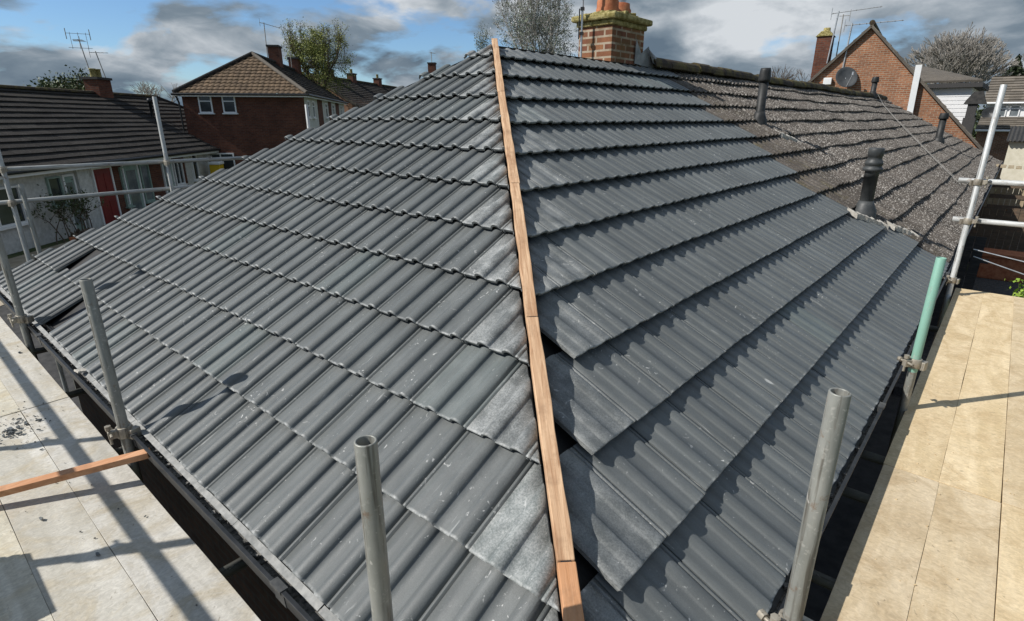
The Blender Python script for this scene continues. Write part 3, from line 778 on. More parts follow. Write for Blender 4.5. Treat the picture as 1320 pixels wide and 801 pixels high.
# loose timber across the left deck
p0, p1 = Vector((-1.05, 2.935, -.183)), Vector((-.096, 2.415, -.062))
mb = MB(); mb.beam((0, 0, 0), p1 - p0, .050, .030); o = mb.obj('loose_batten', 'redwood', bevel=.002); o.location = p0
tag(o, 'orange sawn batten lying across the left boards with its end on the gutter', 'timber')
t = thing('shadow_stack', 'unseen stack of grey tiles added at the outer edge of the left deck to cast the shadow bottom left', 'shadow caster', (-1.165, 2.38, -.20))  # added out of frame only to throw a shadow on the left boards
for k in range(16):
    mb = MB(); mb.box((rnd.uniform(-.006, .006), rnd.uniform(-.01, .01), .018 + k * .034), (.20, .42, .024)); mb.box((0, -.46 + rnd.uniform(-.02, .02), .018 + k * .034), (.20 + rnd.uniform(-.02, .02), .42, .024)); mb.obj('tile', 'tile', t)
# mortar chips and crumbs on the left boards
chips = []
for k in range(6):
    mb = MB(); r = .5; pp = []
    m_ = rnd.randint(4, 6); ang0 = rnd.random()
    for i in range(m_): a = ang0 + 2 * math.pi * i / m_; pp.append((math.cos(a) * rnd.uniform(.5, 1) * .022, math.sin(a) * rnd.uniform(.35, .9) * .013))
    mb.extrude(pp, 'z', 0, rnd.uniform(.005, .009))
    chips.append(mb)
chip_src = []
for k in range(46):
    a = rnd.random() ** .7
    if k < 30: x, y = -.45 + rnd.gauss(0, .042), 3.46 + rnd.gauss(0, .05)
    elif k < 38: x, y = -.33 + rnd.gauss(0, .05), 3.58 + rnd.gauss(0, .16)
    else: x, y = rnd.uniform(-.62, -.18), rnd.uniform(1.5, 5.2)
    if k < 6:
        o = chips[k].obj('mortar_chip', 'tile'); chip_src.append(o)
    else:
        o = chip_src[k % 6].copy(); COL.objects.link(o)
    o.location = (x, y, -.1975 + rnd.uniform(0, .004)); o.rotation_euler = (rnd.uniform(-.3, .3), rnd.uniform(-.3, .3), rnd.random() * 6.3); s = rnd.uniform(.4, 1.0); o.scale = (s, s, s)
    tag(o, 'small broken grey tile chip lying on the pale left boards', 'debris', 'tile chips on the left boards')
mb = MB()
for k in range(270):
    if k < 160: x, y = -.45 + rnd.gauss(0, .07), 3.47 + rnd.gauss(0, .10)
    else: x, y = rnd.uniform(-.95, -.16), rnd.uniform(.9, 6.5)
    r = rnd.uniform(.001, .0035); mb.box((x, y, -.198 + r / 2), (r * rnd.uniform(1, 2.5), r * rnd.uniform(1, 2), r), rnd.random() * 3)
tag(mb.obj('crumbs', 'grit'), kind='stuff')
mb = MB()
for k in range(120):
    x, y = rnd.uniform(.6, 6), -.2 - rnd.random() * .9; r = rnd.uniform(.001, .0035)
    mb.box((x, y, -.228 + r / 2), (r * rnd.uniform(1, 2.5), r * rnd.uniform(1, 2), r), rnd.random() * 3)
tag(mb.obj('sawdust', 'boardr'), kind='stuff')
# tile offcut left on the gutter lip
mb = MB(); mb.extrude([(-.05, -.02), (.05, -.03), (.055, .02), (-.04, .03)], 'z', 0, .012); o = mb.obj('tile_offcut', 'mortar', bevel=.002); o.location = (-.055, 3.66, -.040); o.rotation_euler = (.1, .25, .4)
tag(o, 'pale tile offcut resting on the left gutter', 'debris')

# ------------------------------------------------------------------ helpers for the houses round about
def window(parent, axis, c, w, h, frame='white', glass='glass', n=2, hbar=None, depth=.07):
    """window in a wall whose outer face lies at c along its normal axis ('-y' or '-x'); c = centre on the wall face"""
    def P(a, d, z):   # a across, d out of the wall
        return (c[0] + a, c[1] - d, c[2] + z) if axis == '-y' else (c[0] - d, c[1] + a, c[2] + z)
    def bx(mb, a0, a1, z0, z1, d0, d1): mb.b2(P(a0, d0, z0), P(a1, d1, z1))
    f = MB(); t = .06
    bx(f, -w / 2, -w / 2 + t, -h / 2, h / 2, -.04, depth); bx(f, w / 2 - t, w / 2, -h / 2, h / 2, -.04, depth)
    bx(f, -w / 2 + t, w / 2 - t, h / 2 - t, h / 2, -.04, depth); bx(f, -w / 2 + t, w / 2 - t, -h / 2, -h / 2 + t, -.04, depth)
    for i in range(1, n): a = -w / 2 + w * i / n; bx(f, a - .025, a + .025, -h / 2 + t, h / 2 - t, -.03, depth - .006)
    if hbar is not None: bx(f, -w / 2 + t, w / 2 - t, hbar - .025, hbar + .025, -.03, depth - .009)
    fo = f.obj('window', frame, parent)
    g = MB(); bx(g, -w / 2 + t - .01, w / 2 - t + .01, -h / 2 + t - .01, h / 2 - t + .01, .004, .018); g.obj('pane', glass, fo)
    s = MB(); bx(s, -w / 2 - .06, w / 2 + .06, -h / 2 - .06, -h / 2 - .001, -.02, depth + .06); s.obj('sill', frame, fo)
    return fo
def door(parent, c, w, h, mat, frame='white', glazed=False):
    f = MB()
    f.b2((c[0] - w / 2 - .07, c[1] - .06, c[2]), (c[0] - w / 2, c[1] + .02, c[2] + h + .07)); f.b2((c[0] + w / 2, c[1] - .06, c[2]), (c[0] + w / 2 + .07, c[1] + .02, c[2] + h + .07))
    f.b2((c[0] - w / 2, c[1] - .06, c[2] + h), (c[0] + w / 2, c[1] + .02, c[2] + h + .07))
    d = MB(); d.b2((c[0] - w / 2 + .004, c[1] - .03, c[2] + .02), (c[0] + w / 2 - .004, c[1] + .01, c[2] + h - .004))
    if not glazed:
        for sx in (-1, 1):
            for z0, z1 in ((.15, .8), (1.0, h - .15)): d.b2((c[0] + sx * w * .22 - w * .16, c[1] - .042, c[2] + z0), (c[0] + sx * w * .22 + w * .16, c[1] - .031, c[2] + z1))
    do = d.obj('door', mat, parent); f.obj('door_frame', frame, do)
    if glazed:
        g = MB(); g.b2((c[0] - w * .34, c[1] - .038, c[2] + .25), (c[0] + w * .34, c[1] - .031, c[2] + h - .2)); g.obj('pane', 'glassl', do)
    k = MB(); k.tube((c[0] + w * .38, c[1] - .03, c[2] + 1.0), (c[0] + w * .38, c[1] - .10, c[2] + 1.0), .02, seg=8); k.obj('handle', 'alu', do)
    return do
def stack(parent, c, w, d, z0, z1, mat='brickdark', pots=2, name='chimney', pot='terra'):
    m = MB(); m.b2((c[0] - w / 2, c[1] - d / 2, z0), (c[0] + w / 2, c[1] + d / 2, z1)); o = m.obj(name, mat, parent)
    m = MB(); m.b2((c[0] - w / 2 - .06, c[1] - d / 2 - .06, z1 + .001), (c[0] + w / 2 + .06, c[1] + d / 2 + .06, z1 + .10)); m.obj('cap', 'slats' if mat == 'brickdark' else 'slab', o)
    for i in range(pots):
        x = c[0] + (i - (pots - 1) / 2) * .34
        m = MB(); m.lathe([(.13, z1 + .09), (.12, z1 + .42), (.14, z1 + .43), (.14, z1 + .47), (.10, z1 + .47), (.10, z1 + .2)], (x, c[1], 0), 14); m.obj('chimney_pot', pot, o)
    return o
def aerial(label, loc, h, boom_az, L, n=8, el=.36, r=.022, tilt=(0, 0), mat='alu', grid=False, up=0.0):
    t = thing('tv_aerial', label, 'aerial', loc)
    top = Vector((tilt[0], tilt[1], h))
    m = MB(); m.tube((0, 0, 0), top, r, seg=8); m.obj('mast', mat, t)
    d = Vector((math.cos(boom_az), math.sin(boom_az), up)).normalized(); s = Vector((-math.sin(boom_az), math.cos(boom_az), 0))
    q = top - Vector((0, 0, .06))
    m = MB(); m.tube(q - d * .25, q + d * L, r * .55, seg=6)
    for i in range(n):
        p = q + d * (-.2 + (L + .15) * i / max(1, n - 1)); e = el * (1 - .35 * i / n)
        m.tube(p - s * e / 2, p + s * e / 2, r * .4, seg=5)
    m.tube(q - d * .25 + Vector((0, 0, .22)), q - d * .25 - Vector((0, 0, .22)), r * .45, seg=5)
    if grid:
        for a in (-.3, 0, .3):
            m.tube(q + s * a + Vector((0, 0, .35)), q + s * a - Vector((0, 0, .35)), r * .45, seg=5)
        m.tube(q + s * .45 + Vector((0, 0, .3)), q - s * .45 + Vector((0, 0, .3)), r * .45, seg=5); m.tube(q + s * .45 - Vector((0, 0, .3)), q - s * .45 - Vector((0, 0, .3)), r * .45, seg=5)
        m.tube(q + s * .45 + Vector((0, 0, .5)), q + s * .45 + Vector((0, 0, .05)), r * .8, seg=5); m.tube(q - s * .45 + Vector((0, 0, .5)), q - s * .45 + Vector((0, 0, .05)), r * .8, seg=5)
    m.obj('boom', mat, t)
    return t

# ------------------------------------------------------------------ left: dark tiled bungalow across the gardens
RB = rad(42.7)
bun = thing('bungalow', 'long bungalow with dark weathered tiles and red front door, across the garden at left', 'house', (2.1, 21.28, GZ), RB)
HS, RISE = 4.3, 2.55; Lb = math.hypot(HS, RISE); cb2, sb2 = HS / Lb, RISE / Lb
bm = tile_bm((0, 0, 2.4), (1, 0, 0), (0, cb2, sb2), (0, -sb2, cb2), (-14, 14), range(0, 15), 0, prof='flat', g=.36, tw=1.5, step=.042, face=.038, jit=2.0, ridge_d=Lb,
             wob=lambda q, d: (.006 * math.sin(q * .7 + d), .012 * math.sin(q * .5 + 2 * d)), moss=lambda a, d: max(0, (d - 3.6) / 1.6) + (.5 if a < -2 and d > 3.5 else 0),
             clips=[((16.2, HS, 0), (k2, k2, 0))])
bm_obj(bm, 'roof_slope', 'dtile', bun)
mb = MB(); mb.quad((-21, 2 * HS, 2.4), (-21, HS, 2.4 + RISE - .03), (16.2, HS, 2.4 + RISE - .03), (20.5, 2 * HS, 2.4)); mb.quad((20.5, 0, 2.37), (20.5, 2 * HS, 2.37), (16.2, HS, 2.37 + RISE)); mb.obj('rear_roof_slope', 'dtile', bun)
mb = MB(); x = -21
while x < 16.1:
    mb.extrude([(HS + .12 * math.cos(math.pi * i / 6), 2.4 + RISE - .05 + .11 * math.sin(math.pi * i / 6)) for i in range(7)], 'x', x, min(16.2, x + .44)); x += .45
mb.obj('ridge_tile', 'ridge', bun)
mb = MB(); mb.tube((16.2, HS, 2.4 + RISE - .02), (20.5, 0, 2.4), .09, seg=8); mb.obj('hip_tile', 'dtile', bun)
mb = MB(); mb.b2((-20.8, .4, 0), (.9, .6, 2.26)); mb.b2((.9, .4, 0), (5.29, .6, 2.26)); mb.b2((10.6, .401, 0), (20.1, .6, 2.26)); mb.b2((-20.8, .6, 0), (-20.6, 8.2, 2.26)); mb.b2((19.9, .6, 0), (20.1, 8.2, 2.26)); mb.b2((-20.8, 8.0, 0), (20.1, 8.2, 2.26))
mb.obj('rendered_wall', 'render', bun)
mb = MB(); mb.b2((5.29, .42, 0), (10.6, .6, 2.26)); mb.obj('brick_wall', 'brickdark', bun)
mb = MB(); mb.b2((-21, -.02, 2.18), (20.5, .02, 2.37)); mb.obj('fascia', 'white', bun)
mb = MB(); mb.tube((-21, -.08, 2.33), (20.5, -.08, 2.33), .06, seg=10); mb.obj('gutter', 'black', bun)
mb = MB(); mb.b2((-21, .0, 2.262), (20.5, .6, 2.28)); mb.obj('soffit', 'render', bun)
window(bun, '-y', (-.1, .40, 1.36), 2.0, 1.12, glass='glass', n=2)
window(bun, '-y', (2.35, .40, 1.55), .60, .95, frame='mint', n=1)
door(bun, (3.02, .40, .12), .42, 1.85, 'mint', glazed=True)
door(bun, (4.75, .40, .10), .95, 1.98, 'red')
door(bun, (6.45, .42, .10), .86, 1.98, 'mint', glazed=True); window(bun, '-y', (7.35, .42, 1.3), .62, 1.5, frame='mint', n=1, glass='glassl')
window(bun, '-y', (5.94, .42, 1.3), .30, 1.5, frame='mint', n=1, glass='glassl')
door(bun, (9.05, .42, .10), .66, 1.98, 'mint', glazed=True); window(bun, '-y', (9.92, .42, 1.5), .72, 1.1, n=2)
window(bun, '-y', (13.15, .40, 1.55), .9, .95, n=2); window(bun, '-y', (15.0, .40, 1.6), .8, .95, n=2); window(bun, '-y', (16.6, .40, 1.6), .9, .95, n=2); window(bun, '-y', (11.4, .40, 1.6), .5, 1.2, n=1)
mb = MB(); mb.b2((3.36, .28, 0), (3.92, .399, 2.2)); mb.obj('porch_pier', 'render', bun)
stack(bun, (11.75, HS, 0), .95, .62, 4.55, 5.50, pots=2, pot='slab')
for x, y, lab in ((12.55, 2.55, 'black vent pipe on the dark roof, left of a pair'), (13.0, 2.5, 'black vent pipe on the dark roof, right of a pair')):
    z = 2.4 + y * RISE / HS
    m = MB(); m.lathe([(.07, z - .05), (.07, z + .62), (.10, z + .62), (.115, z + .70), (.11, z + .78), (.06, z + .82), (.001, z + .82)], (x, y, 0), 12); tag(m.obj('vent_pipe', 'black', bun), lab)
def bpt(u, v, z): return Vector((2.1 + u * math.cos(RB) - v * math.sin(RB), 21.28 + u * math.sin(RB) + v * math.cos(RB), z))
aerial('tall aerial with a square grid head behind the pale pots of the dark bungalow', bpt(12.1, HS + .40, 3.0), 1.85, rad(250), .55, n=4, el=.5, r=.022, tilt=(-.12, .32), mat='wire', grid=True)
aerial('slim leaning aerial mast right of the brick chimney on the dark bungalow', bpt(12.62, HS, 2.5), 1.9, rad(-30), .5, n=5, el=.35, tilt=(-.22, .28), mat='wire')
# planting and oddments by its front wall
def leafquad(mb, p, s, rr=rnd):
    a = Vector((rr.gauss(0, 1), rr.gauss(0, 1), rr.gauss(0, 1))).normalized(); b = a.orthogonal().normalized(); c = a.cross(b)
    t = rr.random() * 6.28; b, c = b * math.cos(t) + c * math.sin(t), c * math.cos(t) - b * math.sin(t)
    mb.add([p - b * s * .5, p + c * s * .28, p + b * s * .5, p - c * s * .28], [(0, 1, 2, 3)])
def grow(mb, tips, p, d, L, r, depth, spread=.55, up=.12, seg=3, kids=(2, 4), shrink=.68, rr=rnd, taper=.6, sides=6, minr=.0):
    q = p.copy(); dd = d.copy()
    for i in range(seg):
        n = q + dd * (L / seg); r0 = r * (1 - (1 - taper) * i / seg); r1 = r * (1 - (1 - taper) * (i + 1) / seg)
        mb.tube(q, n, max(r0, minr), max(r1, minr), seg=sides if depth > 1 else 4, cap=False); q = n
        if depth <= 2: tips.append(q.copy())
        dd = (dd + Vector((rr.gauss(0, .12), rr.gauss(0, .12), rr.gauss(0, .08) + up * .4))).normalized()
        if depth > 0 and i > 0 and rr.random() < .5:
            sd = (dd + Vector((rr.gauss(0, spread), rr.gauss(0, spread), rr.gauss(up, spread * .6)))).normalized()
            grow(mb, tips, q, sd, L * shrink * .8, r1 * .55, depth - 1, spread, up, seg, kids, shrink, rr, taper, sides, minr)
    if depth > 0:
        for k in range(rr.randint(*kids)):
            sd = (dd + Vector((rr.gauss(0, spread), rr.gauss(0, spread), rr.gauss(up, spread * .6)))).normalized()
            grow(mb, tips, q, sd, L * shrink * rr.uniform(.8, 1.15), r * taper * .72, depth - 1, spread, up, seg, kids, shrink, rr, taper, sides, minr)
def tree(label, loc, trunk_h, r, L, depth, leafmat, nleaf, leaf, bark='bark', spread=.5, up=.2, scat=.25, extra=None, seed=1, kids=(2, 4), shrink=.68, cat='tree', name='tree', lean=(0, 0, 1), minr=.006, top=None, width=None, fill=0.0, zc=.7, zr=.3):
    rr = random.Random(seed); t = thing(name, label, cat, loc)
    m = MB(); tips = []
    m.tube((0, 0, -.1), (0, 0, trunk_h), r * 1.25, r, seg=10)
    for k in range(rr.randint(4, 5)):
        a = k * 1.35 + rr.random(); d = Vector((math.cos(a) * spread * 1.1, math.sin(a) * spread * 1.1, 1)).normalized()
        grow(m, tips, Vector((0, 0, trunk_h * rr.uniform(.8, 1))), d, L, r * .62, depth, spread, up, 3, kids, shrink, rr, .62, 6, minr)
    if top:
        zs = sorted(q.z for q in tips); rs = sorted(q.xy.length for q in tips)
        fz = top / zs[int(len(zs) * .985)]; fr = width / rs[int(len(rs) * .95)]
        fx = lambda q: (q[0] * fr, q[1] * fr, q[2] * fz)
        m.v = [fx(q) for q in m.v]; tips = [Vector(fx(q)) for q in tips]
    m.obj('trunk', bark, t)
    if leafmat:
        m = MB(); m2 = MB(); cen = []
        while fill and len(cen) < 420:
            d = Vector((rr.gauss(0, 1), rr.gauss(0, 1), rr.gauss(0, 1))).normalized() * rr.random() ** .42
            lump = 1 + .12 * math.sin(d.x * 7 + d.z * 5) + .10 * math.sin(d.y * 9 - d.z * 6)
            p = Vector((d.x * width * lump, d.y * width * lump, top * (zc + zr * d.z * lump)))
            if math.sin(p.x * 3.1 + 1) + math.sin(p.y * 2.7) + math.sin(p.z * 2.9) > 1.3: continue
            cen.append(p)
        if cen:
            tw = MB(); some = tips[::7]
            for p in cen:
                q = min(some, key=lambda a: (a - p).length + (2 if a.z > p.z else 0)); md = (p + q) / 2 + Vector((0, 0, -.08))
                tw.tube(q, md, .013, .010, 4, False); tw.tube(md, p, .010, .006, 4, False)
            tw.obj('twigs', bark, t)
        for i in range(nleaf):
            p = rr.choice(tips) + Vector((rr.gauss(0, scat), rr.gauss(0, scat), rr.gauss(0, scat)))
            if rr.random() < fill:
                p = rr.choice(cen) + Vector((rr.gauss(0, .17), rr.gauss(0, .17), rr.gauss(0, .15)))
            leafquad(m2 if extra and rr.random() < .33 else m, p, leaf * rr.uniform(.6, 1.4), rr)
        m.obj('crown', leafmat, t)
        if extra and m2.v: m2.obj('catkins', extra, t)
    return t
# dark creeper scrambling over the wall
t = thing('creeper', 'dark twiggy creeper with pale gaps against the white wall left of the red door', 'plant', tuple(bpt(2.4, .15, GZ)), RB)
rr = random.Random(5); m = MB(); tips = []
for k in range(9):
    grow(m, tips, Vector((-1.0 + k * .22, rr.uniform(-.25, .0), 0)), Vector((rr.gauss(0, .25), rr.gauss(0, .1), 1)).normalized(), .75, .022, 2, .55, .15, 3, (2, 3), .7, rr, .6, 5)
m.obj('stem', 'bark', t); m = MB()
for i in range(1000):
    p = rr.choice(tips) + Vector((rr.gauss(0, .07), rr.gauss(0, .06), rr.gauss(0, .08)))
    if p.y < .2: leafquad(m, p, rr.uniform(.05, .12), rr)
m.obj('foliage', 'leafdark', t)
m = MB(); 
gx = [(-.5 + i / 6) for i in range(7)]
vv = [(x * 1.1, y * .55, .26 + .10 * math.cos(x * 3) * math.cos(y * 3) + rnd.uniform(-.03, .03)) for y in gx for x in gx] + [(x * 1.2, y * .65, 0) for y in gx for x in gx]
ff = [(j * 7 + i, j * 7 + i + 1, (j + 1) * 7 + i + 1, (j + 1) * 7 + i) for j in range(6) for i in range(6)]
rim = [i for i in range(7)] + [7 * j + 6 for j in range(1, 7)] + [42 + i for i in range(5, -1, -1)] + [7 * j for j in range(5, 0, -1)]
ff += [(rim[i], rim[(i + 1) % len(rim)], rim[(i + 1) % len(rim)] + 49, rim[i] + 49) for i in range(len(rim))]
m.add(vv, ff, True); o = m.obj('garden_sheet', 'white'); o.location = bpt(3.85, -1.3, GZ + .30); o.rotation_euler = (0, 0, RB)
tag(o, 'white sheet heaped in the garden below the red door', 'sheet')
m = MB(); m.lathe([(.26, 0), (.22, .18), (.10, .40), (.02, .47), (.001, .47)], (0, 0, 0), 9); o = m.obj('cloth_bundle', 'pink'); o.location = bpt(3.15, -1.3, GZ + .26); tag(o, 'faded pink cloth bundle left of the white sheet', 'cloth')
m = MB(); m.b2((-.35, -.3, 0), (.35, .3, .05)); m.b2((-.7, -.28, .05), (.7, .28, .26)); o = m.obj('garden_bench', 'oldwood', bevel=.02); o.location = bpt(3.55, -1.3, GZ); o.rotation_euler = (0, 0, RB); tag(o, 'low dark garden bench under the white sheet', 'bench')
t = thing('grit_bin', 'small yellow bin with a white lid by the far wall of the dark bungalow', 'bin', tuple(bpt(12.25, -.25, GZ)), RB)
m = MB(); m.b2((-.24, -.25, 0), (.24, .25, 1.66)); m.obj('body', 'yellow', t, bevel=.03); m = MB(); m.b2((-.27, -.28, 1.662), (.27, .28, 1.80)); m.obj('lid', 'white', t, bevel=.03)
m = MB(); m.b2((-6, -3.4, 0), (4, -.1, .02)); o = m.obj('path', 'paving'); o.location = bpt(0, 0, GZ); o.rotation_euler = (0, 0, RB); tag(o, kind='structure')
t = thing('plant_pot', 'terracotta trough of brown dead stems on the sandy paving at left', 'plant pot', tuple(bpt(1.05, -1.15, GZ + .02)), RB)
m = MB(); m.extrude([(-.45, .35), (.45, .35), (.38, 0), (-.38, 0)], 'y', -.2, .2); m.obj('pot', 'terra', t, bevel=.02)
m = MB(); rr = random.Random(3)
for i in range(220): p = Vector((rr.uniform(-.4, .4), rr.uniform(-.2, .2), .30 + abs(rr.gauss(0, .09)))); leafquad(m, p, rr.uniform(.10, .2), rr)
m.obj('stems', 'bark', t)

# ------------------------------------------------------------------ two-storey hipped house of dark brick
RH = rad(50)
hh = thing('hipped_house', 'two storey dark brick house with brown pantiled hipped roof and two small white windows', 'house', (15.24, 27.05, GZ), RH)
WH, RS = 6.2, 2.06; Lh = math.hypot(3.1, RS); c3, s3 = 3.1 / Lh, RS / Lh; LX = 17.0
bm = tile_bm((0, 0, 5.0), (0, -1, 0), (c3, 0, s3), (-s3, 0, c3), (-24, 0), range(0, 13), 0, prof='pan', g=.30, tw=.26, step=.036, face=.032, jit=2.0, ridge_d=Lh, clips=[((0, 0, 0), (k2, -k2, 0)), ((0, WH, 0), (k2, k2, 0))])
bm_obj(bm, 'hip_slope', 'ptile', hh)
bm = tile_bm((0, 0, 5.0), (1, 0, 0), (0, c3, s3), (0, -s3, c3), (0, 34), range(0, 12), 0, prof='flat', g=.315, tw=.5, step=.04, face=.035, jit=2, ridge_d=Lh, clips=[((0, 0, 0), (-k2, k2, 0))])
bm_obj(bm, 'roof_slope', 'dtile', hh)
mb = MB(); mb.quad((0, WH, 5.0), (3.1, 3.1, 5.0 + RS - .03), (LX, 3.1, 5.0 + RS - .03), (LX, WH, 5.0)); mb.obj('rear_roof_slope', 'dtile', hh)
for a, b in (((0, 0, 5.03), (3.1, 3.1, 5.03 + RS)), ((0, WH, 5.03), (3.1, 3.1, 5.03 + RS)), ((3.1, 3.1, 5.03 + RS), (LX, 3.1, 5.03 + RS))):
    mb = MB(); mb.tube(a, b, .10, seg=8); mb.obj('hip_tile' if b[0] == 3.1 else 'ridge_tile', 'gtile' if b[0] == 3.1 and a[1] == 0 else 'dtile', hh)
mb = MB(); mb.b2((.25, .25, 0), (.45, WH - .25, 4.84)); mb.b2((.45, WH - .45, 0), (LX - .2, WH - .25, 4.84)); mb.obj('brick_wall', 'brickdark', hh)
mb = MB(); mb.b2((.45, .252, 0), (LX - .2, .45, 4.84)); mb.b2((LX - .2, .252, 0), (LX, WH - .25, 4.84)); mb.extrude([(.252, 4.84), (WH - .25, 4.84), (3.1, 4.9 + RS)], 'x', LX - .2, LX - .01); mb.obj('rendered_wall', 'render', hh)
mb = MB(); mb.b2((-.02, 0, 4.82), (.02, WH, 4.97)); mb.b2((.02, -.02, 4.82), (LX, .02, 4.97)); mb.obj('fascia', 'white', hh)
mb = MB(); mb.tube((-.08, -.08, 4.93), (-.08, WH + .08, 4.93), .055, seg=8); mb.tube((-.08, -.08, 4.93), (LX, -.08, 4.93), .055, seg=8); mb.tube((-.02, WH - .1, 4.85), (.2, WH - .1, 4.55), .045, seg=8); mb.tube((.2, WH - .1, 4.55), (.2, WH - .1, 0), .045, seg=8); mb.obj('gutter', 'black', hh)
mb = MB(); mb.b2((.02, .02, 4.842), (LX, WH, 4.86)); mb.obj('soffit', 'white', hh)
for y in (4.90, 3.80): window(hh, '-x', (.25, y, 4.50), .62, .86, n=1, hbar=.12)
window(hh, '-x', (.25, 4.6, 1.6), 1.3, 1.1, n=2); window(hh, '-x', (.25, 1.8, 1.6), 1.3, 1.1, n=2)
for x, w in ((1.2, .6), (2.7, .7), (7.4, .9), (10.5, .9), (14.6, .8)): window(hh, '-y', (x, .252, 4.28), w, .85, n=1, hbar=.15)
mb = MB(); mb.b2((4.4, .22, 3.2), (6.0, .251, 4.83)); mb.b2((8.6, .22, 3.2), (9.7, .251, 4.83)); mb.b2((12.0, .22, 0), (13.6, .251, 4.83)); mb.obj('brown_panel', 'brickdark', hh)
stack(hh, (8.5, 3.1, 0), .95, .62, 6.5, 7.95, pots=0); stack(hh, (14.4, 3.1, 0), 1.15, .62, 6.6, 7.80, pots=0)
hv = lambda a, b, z: Vector((15.24 + a * math.cos(RH) - b * math.sin(RH), 27.05 + a * math.sin(RH) + b * math.cos(RH), GZ + z))
aerial('aerial with a short boom on the chimney of the brown pantiled house', hv(8.1, 3.5, 6.3), 3.0, rad(-40), .9, n=7, el=.5, r=.026, tilt=(.15, .15), mat='wire', up=-.25)
aerial('thin mast between the two chimneys of the hipped house', hv(13.2, 3.1, 6.9), 2.3, rad(120), .3, n=3, el=.25, mat='wire')

# more houses beyond
def gable_house(label, loc, rz, Lx, Wd, eaves, rise, wall, roof, verge='white', prof='flat', grp=None):
    h = thing('house', label, 'house', loc, rz, grp)
    l = math.hypot(Wd / 2, rise); c, s = Wd / 2 / l, rise / l
    bm = tile_bm((-.12, -.25, eaves - .25 * rise / (Wd / 2)), (1, 0, 0), (0, c, s), (0, -s, c), (0, max(1, int((Lx + .3) / .6))), range(0, int((l + .3) / .34) + 1), 0, prof=prof, g=.34, tw=.6, step=.04, face=.035, jit=2, ridge_d=l + .29)
    bm_obj(bm, 'roof_slope', roof, h)
    m = MB(); m.quad((-.12, Wd + .25, eaves - .17), (-.12, Wd / 2, eaves + rise - .02), (Lx + .1, Wd / 2, eaves + rise - .02), (Lx + .1, Wd + .25, eaves - .17)); m.obj('rear_roof_slope', roof, h)
    m = MB(); m.extrude([(0, 0), (Wd, 0), (Wd, eaves - .03), (Wd / 2, eaves + rise - .08), (0, eaves - .03)], 'x', 0, Lx); m.obj('wall', wall, h)
    m = MB(); m.beam((-.10, -.25, eaves - .27), (-.10, Wd / 2, eaves + rise - .06), .05, .20); m.beam((-.10, Wd + .25, eaves - .27), (-.10, Wd / 2, eaves + rise - .06), .05, .20); m.obj('bargeboard', verge, h)
    m = MB(); m.tube((-.12, Wd / 2, eaves + rise + .02), (Lx + .1, Wd / 2, eaves + rise + .02), .10, seg=8); m.obj('ridge_tile', 'ridge', h)
    return h
gk = gable_house('row of far dark roofed houses with two chimneys beyond the spring tree', (27.9, 41.2, GZ), rad(33), 22, 7.5, 4.9, 2.3, 'brickred', 'dtile', verge='gtile')
for x in (3.3, 8.2, 15): stack(gk, (x, 3.75, 0), .9, .6, 6.9, 7.75, pots=1, pot='slab')
for y in (2.2,): window(gk, '-x', (0, 2.4, 4.0), 1.0, 1.0, n=2)
aerial('thin aerial standing on the far dark row of houses', (27.9 + 3.3 * math.cos(rad(33)) - 3.75 * math.sin(rad(33)), 41.2 + 3.3 * math.sin(rad(33)) + 3.75 * math.cos(rad(33)), GZ + 7.8), 2.3, rad(30), .9, n=5, el=.4, r=.03, mat='wire')
gm = gable_house('far house almost hidden behind the new roof, its chimney just showing', (37.85, 38.9, GZ), rad(40), 12, 7, 4.0, 2.0, 'brickred', 'dtile', verge='gtile')
stack(gm, (4.6, 3.5, 0), .8, .7, 5.6, 8.85, pots=0)
aerial('little aerial on the lone chimney showing over the new roof edge', (39.12, 44.54, GZ + 8.9), 1.0, rad(20), .8, n=4, el=.4, r=.03, mat='wire')

# ------------------------------------------------------------------ brick gable house at the end of the terrace
gh = thing('gable_house', 'orange brown brick gable house standing behind the far end of the old roof', 'house', (26.6, 4.88, GZ), rad(6))
mb = MB(); E_ = 4.55; P_ = 1.04; AP_ = 7.22
mb.extrude([(-E_, 0), (E_, 0), (E_, AP_ - E_ * P_), (0, AP_), (-E_, AP_ - E_ * P_)], 'x', 0, .25); mb.b2((.25, -E_, 0), (11, -E_ + .25, AP_ - E_ * P_)); mb.b2((.25, E_ - .25, 0), (11, E_, AP_ - E_ * P_)); mb.b2((11, -E_, 0), (11.2, E_, AP_ - E_ * P_))
mb.obj('brick_wall', 'brickgable', gh)
for s in (-1, 1):
    l = math.hypot(1, P_)
    bm = tile_bm((-.16, s * (E_ + .3), AP_ + .06 - (E_ + .3) * P_), (-s, 0, 0), (0, -s / l, P_ / l), (0, s * P_ / l, 1 / l), (0, 20) if s < 0 else (-20, 0), range(0, 21), 0, prof='flat', g=.345, tw=.58, step=.04, face=.035, jit=2, ridge_d=(E_ + .3) * l)
    bm_obj(bm, 'roof_slope', 'gtile', gh)
    mb = MB(); mb.beam((-.10, s * (E_ + .28), AP_ - .03 - (E_ + .28) * P_), (-.10, 0, AP_ - .03), .11, .09); mb.obj('verge', 'gtile', gh)
mb = MB(); mb.tube((-.16, 0, AP_ + .08), (11.3, 0, AP_ + .08), .10, seg=8); mb.obj('ridge_tile', 'ridge', gh)
mb = MB(); mb.b2((.9, 1.42, 4.0), (1.5, 2.0, 7.05)); c_ = mb.obj('chimney', 'brickdark', gh)
